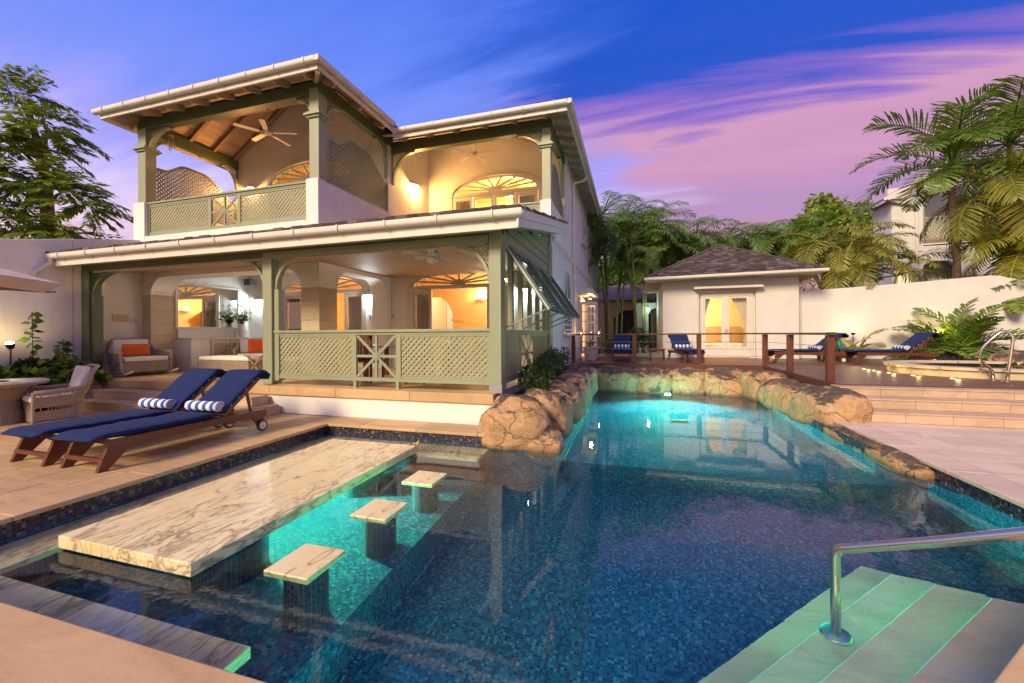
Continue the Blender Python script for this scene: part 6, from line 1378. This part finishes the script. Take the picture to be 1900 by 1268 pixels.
def rosette(lab, x, y, z, meshes, n, sc, seed, spread=(0, 80), name='fan_plant', stems=3, cat='plant', grp='feathery plants by the garden wall'):
    r = random.Random(seed); t = thing(name, lab, cat, (x, y, z), grp)
    for s in range(stems):
        a = 6.28*s/stems+r.uniform(-.4, .4); o = Vector((.22*math.cos(a), .18*math.sin(a), .05+.25*r.random()))*(stems > 1)
        MB().tube([(x+o.x*.3, y+o.y*.3, z), (x+o.x, y+o.y, z+o.z+.08)], .035, 7).build('stem', CANEG, t); palm_crown(t, o+Vector((0, 0, .06)), meshes, n, sc, spread, r)
    return t
rosette('large feathery plant against the white garden wall by the spa', 10.45, 17.35, .5, FC, 12, 1.3, 1, (-18, 68)); rosette('small golden feathery plant round the garden spotlight by the wall', 7.55, 17.4, .5, FCY, 5, .85, 2, (0, 62), stems=2)
rosette('feathery plant cut by the right edge above the garden wall', 13.0, 18.9, 2.6, FC, 9, 1.0, 3, (0, 80))
# leafy things made of many small leaves
def leaf_quad(mb, c, d, n_, L, wd, fold=.15):
    s = d.cross(n_).normalized()*wd*.5; mid = c+d*L*.45-n_*L*fold*.4
    mb.add([c, mid+s, c+d*L-n_*L*fold, mid-s], [(0, 1, 2, 3)])
def rv(r, z=.0): return Vector((r.gauss(0, 1), r.gauss(0, 1), r.gauss(z, 1))).normalized()
def shrub(lab, name, c, s, n, L, wd, m, seed, cat='shrub', grp=None, stems=6, bx_=True):
    r = random.Random(seed); t = thing(name, lab, cat, (c[0], c[1], c[2]-s[2]*.9), grp); mb = MB(); C0 = Vector(c)
    cl = [(Vector((r.uniform(-.75, .75)*s[0], r.uniform(-.75, .75)*s[1], r.uniform(-.6, .75)*s[2])), r.uniform(.25, .5)) for _ in range(12)]
    for i in range(n):
        o, rad = r.choice(cl); d = rv(r, .25); p = C0+o+Vector((d.x*s[0], d.y*s[1], d.z*s[2]))*rad*r.uniform(.5, 1); leaf_quad(mb, p, (d+rv(r)*.7+Vector((0, 0, .2))).normalized(), rv(r, 1), L*r.uniform(.6, 1.15), wd*r.uniform(.7, 1.1))
    mb.build('foliage', m, t, solid=False); st_ = MB()
    for k in range(stems): o, _ = cl[k]; st_.tube([(c[0]+o.x*.2, c[1]+o.y*.2, c[2]-s[2]), (c[0]+o.x, c[1]+o.y, c[2]+o.z)], .012, 5)
    st_.build('stems', BARK, t); return t
for i, (x, y, z, s, lab) in enumerate(((-1.72, 7.35, .66, (.26, .45, .26), 'glossy green shrub in the rock bed right beside the porch corner'), (-1.78, 8.3, .72, (.26, .5, .27), 'glossy green shrub in the rock bed behind the nearest one'), (-1.82, 9.4, .78, (.28, .55, .32), 'glossy green shrub in the rock bed, middle of the row'), (-1.85, 10.6, .82, (.28, .6, .36), 'tallest shrub of the row in the rock bed by the house wall'))):
    shrub(lab, 'shrub', (x, y, z), s, 900, .10, .035, SHRUB, 200+i, grp='shrubs in the rock bed')
shrub('dark rounded bush behind the low table on the deck', 'bush', (.15, 18.6, 1.1), (.75, .6, .62), 1500, .14, .06, SHRUB, 210); shrub('small bush beyond the white planter pot', 'bush', (-1.1, 18.4, .85), (.6, .5, .38), 900, .12, .05, SHRUB, 211)
shrub('sprig of green in the white planter pot', 'pot_plant', (-1.50, 15.35, 1.14), (.16, .16, .16), 160, .09, .04, BEDL, 212, 'plant'); shrub('low leafy ground plant in front of the rock mound', 'ground_plant', (9.6, 13.0, .62), (1.3, .35, .12), 500, .09, .05, SHRUB, 213, 'plant')
# the leafy bed on the left
r = random.Random(5); beds = []
for i, (x, y, h, lab) in enumerate(((-12.5, 5.85, .42, 'broad leaved bed plant at the foot of the green porch post'), (-12.55, 5.2, .46, 'broad leaved bed plant right of the lit spotlight'), (-12.35, 4.55, .50, 'broad leaved bed plant in front of the lit spotlight'), (-12.6, 3.9, .46, 'broad leaved bed plant at the left edge of the picture'), (-12.0, 6.05, .26, 'low trailing leaves spilling over the top porch step'))):
    t = shrub(lab, 'bed_plant', (x, y, .46+h*.55), (.52, .42, h*.6), 620, .22, .18, BEDL, 300+i, 'plant', 'broad leaved plants in the bed')
for i, (x, y, h, lab) in enumerate(((-12.5, 5.48, 1.62, 'tall leafy shoot standing up past the glowing spotlight'), (-12.6, 6.02, 1.02, 'thin leafy shoot standing up in the bed near the green post'))):
    t = thing('leafy_shoot', lab, 'plant', (x, y, .44), 'shoots in the leafy bed'); MB().tube([(x, y, .44), (x+.03, y, .44+h*.5), (x-.02, y+.02, .44+h)], .010, 6).build('stem', SHRUB, t); mb = MB(); rr = random.Random(i)
    for k in range(20): z = .44+h*(.45+.55*k/20); d = Vector((math.cos(k*2.4), math.sin(k*2.4), .1)).normalized(); leaf_quad(mb, Vector((x, y, z)), (d+Vector((0, 0, -.25))).normalized(), (rv(rr)*.8+Vector((.5, -.7, .6))).normalized(), rr.uniform(.14, .22), .15)
    mb.build('leaves', BEDL, t, solid=False)
# feathery tree beyond the boundary wall on the left: limbs carrying compound leaves
tr = thing('shade_tree', 'feathery leaved tree overhanging the left boundary wall', 'tree', (-18.5, 8.5, 0)); r = random.Random(11)
MB().tube([(-18.5, 8.5, 0), (-18.3, 8.4, 2.5), (-18.0, 8.3, 4.2), (-17.9, 8.2, 6.5), (-18.4, 8, 9)], [.28, .24, .2, .14, .05], 10).build('trunk', BARK, tr, smooth=True)
fol = MB(); limbs = []
tg = []
for (px_, py_, pz_, rad, nn_) in [(a_-.62, b_, c_, d_, int(e_*.8)) for a_, b_, c_, d_, e_ in ((-15.75, 8.0, 6.0, .75, 44), (-16.7, 7.6, 6.4, .8, 44), (-15.25, 8.2, 5.55, .5, 26), (-17.2, 8.2, 8.3, .8, 44), (-17.9, 7.8, 9.2, .75, 40), (-16.7, 7.8, 7.5, .65, 34), (-17.8, 7.4, 7.4, .9, 50), (-15.6, 7.6, 4.6, .65, 34), (-16.5, 7.2, 4.8, .8, 40), (-17.5, 7.0, 5.4, .9, 44), (-15.5, 8.4, 4.25, .5, 26), (-16.3, 8.0, 4.2, .7, 34), (-17.6, 7.2, 6.3, .9, 44))]:
    e = Vector((px_, py_, pz_)); b = Vector((-18.2, 8.3, min(pz_-.6, 7.0))); m_ = (b+e)/2+Vector((0, 0, .25)); MB().tube([b, m_, e], [.07, .045, .012], 6).build('limb', BARK, tr, smooth=True)
    for k in range(nn_):
        d = rv(r, 0); d.z *= .45; p = e+d*rad*r.uniform(.15, .8); d = (d+Vector((.45, -.1, .15))+rv(r)*.75); d.z *= .9; d.normalize(); L = r.uniform(.6, 1.0); side = d.cross(Vector((0, 0, 1))).normalized()
        fol.tube([p, p+d*L*.5+Vector((0, 0, .03)), p+d*L+Vector((0, 0, -.2*L))], .006, 4, False)
        for j in range(11):
            u = (j+1.5)/12; c = p+d*L*u+Vector((0, 0, -.2*L*u*u))
            for s in (-1, 1): leaf_quad(fol, c, (side*s+d*.75+Vector((0, 0, -.3+r.uniform(-.3, .25)))).normalized(), (Vector((0, 0, 1))+rv(r)*.5).normalized(), r.uniform(.19, .31), .085, .22)
o = fol.build('foliage', TREEL, tr, solid=False)
# distant broad crown behind the palms
def crown_tree(lab, x, y, z, s, th, n, L, m, seed):
    r = random.Random(seed); t = thing('broadleaf_tree', lab, 'tree', (x, y, 0), 'broad crowned trees beyond the garden'); MB().tube([(x, y, 0), (x+.2, y, th*.6), (x, y, z)], [.4, .3, .15], 10).build('trunk', BARK, t); mb = MB()
    for k in range(6):
        a = k*1.05; MB().tube([(x, y, th*.8), (x+s[0]*.6*math.cos(a), y+s[1]*.6*math.sin(a), z+.2*s[2])], [.14, .04], 6).build('limb', BARK, t)
    cl = []
    for _ in range(60):
        d = rv(r, .3); d.z = abs(d.z)*1.0-.25; cl.append((Vector((d.x*s[0], d.y*s[1], d.z*s[2]))*r.uniform(.55, .95), r.uniform(.22, .36)))
    for i in range(n):
        o, rad = r.choice(cl); d = rv(r, .2); p = Vector((x, y, z))+o+d*rad*min(s)*r.uniform(.6, 1); leaf_quad(mb, p, rv(r, .1), rv(r, 1.2), L*r.uniform(.7, 1.2), L*.6)
    mb.build('crown', m, t, solid=False)
crown_tree('round crowned tree beyond the palms, left of the neighbouring house', 16.2, 42, 9.6, (4.4, 3.5, 4.2), 6, 9000, .42, TREEL, 1); crown_tree('dark tree mass far behind the pool house roof', 7.5, 44, 6.0, (5.5, 3.5, 3.8), 4, 7000, .45, PALMD, 2); crown_tree('dark tree far behind the house corner', -1.0, 42, 6.0, (4.5, 3.5, 4.0), 4, 6000, .45, PALMD, 3)

# ================================================================== BUILDINGS BEYOND
N = thing('neighbour_house', 'white neighbouring villa with lattice balcony behind the palms', 'house', (18, 30, 0))
def nb_(n, mb, m, p=N, **k): return mb.build(n, m, p, **k)
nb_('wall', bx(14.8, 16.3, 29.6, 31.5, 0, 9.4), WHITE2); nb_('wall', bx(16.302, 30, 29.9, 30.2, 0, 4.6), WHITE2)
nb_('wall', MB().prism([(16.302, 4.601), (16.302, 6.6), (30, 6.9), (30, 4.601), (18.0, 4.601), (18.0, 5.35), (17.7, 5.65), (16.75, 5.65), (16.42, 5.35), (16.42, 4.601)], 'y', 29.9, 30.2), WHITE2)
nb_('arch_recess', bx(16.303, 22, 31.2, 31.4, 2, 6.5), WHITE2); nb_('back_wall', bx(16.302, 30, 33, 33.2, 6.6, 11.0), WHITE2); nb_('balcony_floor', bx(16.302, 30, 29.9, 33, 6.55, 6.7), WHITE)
nb_('band', bx(14.75, 16.31, 29.55, 29.6, 6.2, 6.3), CREAM); nb_('band', bx(16.305, 30, 29.84, 29.899, 6.72, 6.9), RAFT)
for x in (16.32, 18.5, 21.0): nb_('post', bx(x, x+.25, 29.95, 30.2, 6.9, 10.4), SAGE)
for a, b in ((16.58, 18.49), (18.76, 20.99)):
    f = nb_('balcony_rail', MB().box(a, b, 29.98, 30.06, 8.15, 8.28).box(a, b, 29.98, 30.06, 6.92, 7.02), SAGE); l = MB(); lattice(l, (a, 30.02, 7.02), (1, 0, 0), (0, 0, 1), lambda u, v: True, b-a, 1.13, .16, .07, .02); l.build('lattice', LATT, f, solid=False, kind='stuff')
nb_('roof', MB().add([(14.2, 29.0, 9.3), (14.2, 32.0, 9.3), (15.6, 29.0, 10.1), (15.6, 32.0, 10.1), (17.2, 29.0, 11.1), (17.2, 32.0, 11.1), (30, 29.0, 11.3), (30, 34.0, 11.3)], [(0, 2, 3, 1), (2, 4, 5, 3), (4, 6, 7, 5)]), simple('pale_metal_roof', (.50, .50, .54), None, 1, .4), solid=False, thick=.12)
nb_('gutter', MB().bar((14.1, 28.95, 9.22), (17.2, 28.95, 11.02), .12, .16), CREAM); nb_('downpipe', MB().tube([(14.4, 29.4, 9.3), (15.9, 29.45, 8.9), (15.95, 29.5, 8.6), (15.95, 29.5, 2)], .07, 8), CREAM)
nb_('window', bx(15.1, 15.7, 29.55, 29.599, 4.0, 5.2), emis('neighbour_window', (1, .72, .35), .9)); nb_('stair_wall', MB().prism([(18.6, 3), (18.6, 5.9), (20.3, 6.5), (20.3, 5.2), (23, 5.0), (23, 3)], 'y', 27.5, 27.8), WHITE2)
LK = thing('service_building', 'low arched outbuilding glimpsed between the palm stems', 'outbuilding', (-.5, 27.5, 0))
MB().prism([(-2.2, .4), (-2.2, 3.6), (1.9, 3.6), (1.9, .4), (1.2, .4), (1.2, 2.6), (.6, 3.0), (-.6, 3.0), (-1.2, 2.5), (-1.2, .4)], 'y', 27.3, 27.6).build('wall', WARMW, LK); bx(-1.6, 1.7, 29, 29.2, .4, 3.5).build('back_wall', BLACK, LK)
MB().add([(-2.6, 26.9, 3.6), (2.4, 26.9, 3.6), (2.4, 31, 5.0), (-2.6, 31, 5.0)], [(0, 1, 2, 3)]).build('roof', simple('rusty_roof', (.34, .22, .15), (.22, .14, .10), 3, .8), LK, solid=False, thick=.08)
GP = thing('garden_passage', 'mint lit white archway beside the pool house', 'archway', (.8, 22.2, .4))
MB().prism([(.15, .4), (.15, 3.1), (1.19, 3.1), (1.19, 2.85), (.95, 2.75), (.80, 2.5), (.80, .4)], 'y', 22.5, 22.7).build('arch_wall', MINT, GP)
lamp('passage_lamp', (.75, 21.6, 2.7), 14, (.70, 1.0, .82), .06)
t = thing('passage_light', 'small lamp over the mint lit archway', 'wall light', (.75, 22.4, 2.85)); MB().lathe([(0, .0), (.08, .03), (.09, .10), (0, .14)], (.75, 22.40, 2.80), 14).build('shade', CREAM, t); MB().lathe([(0, 0), (.03, .0), (0, .03)], (.75, 22.40, 2.77), 10).build('bulb', BULBC, t)
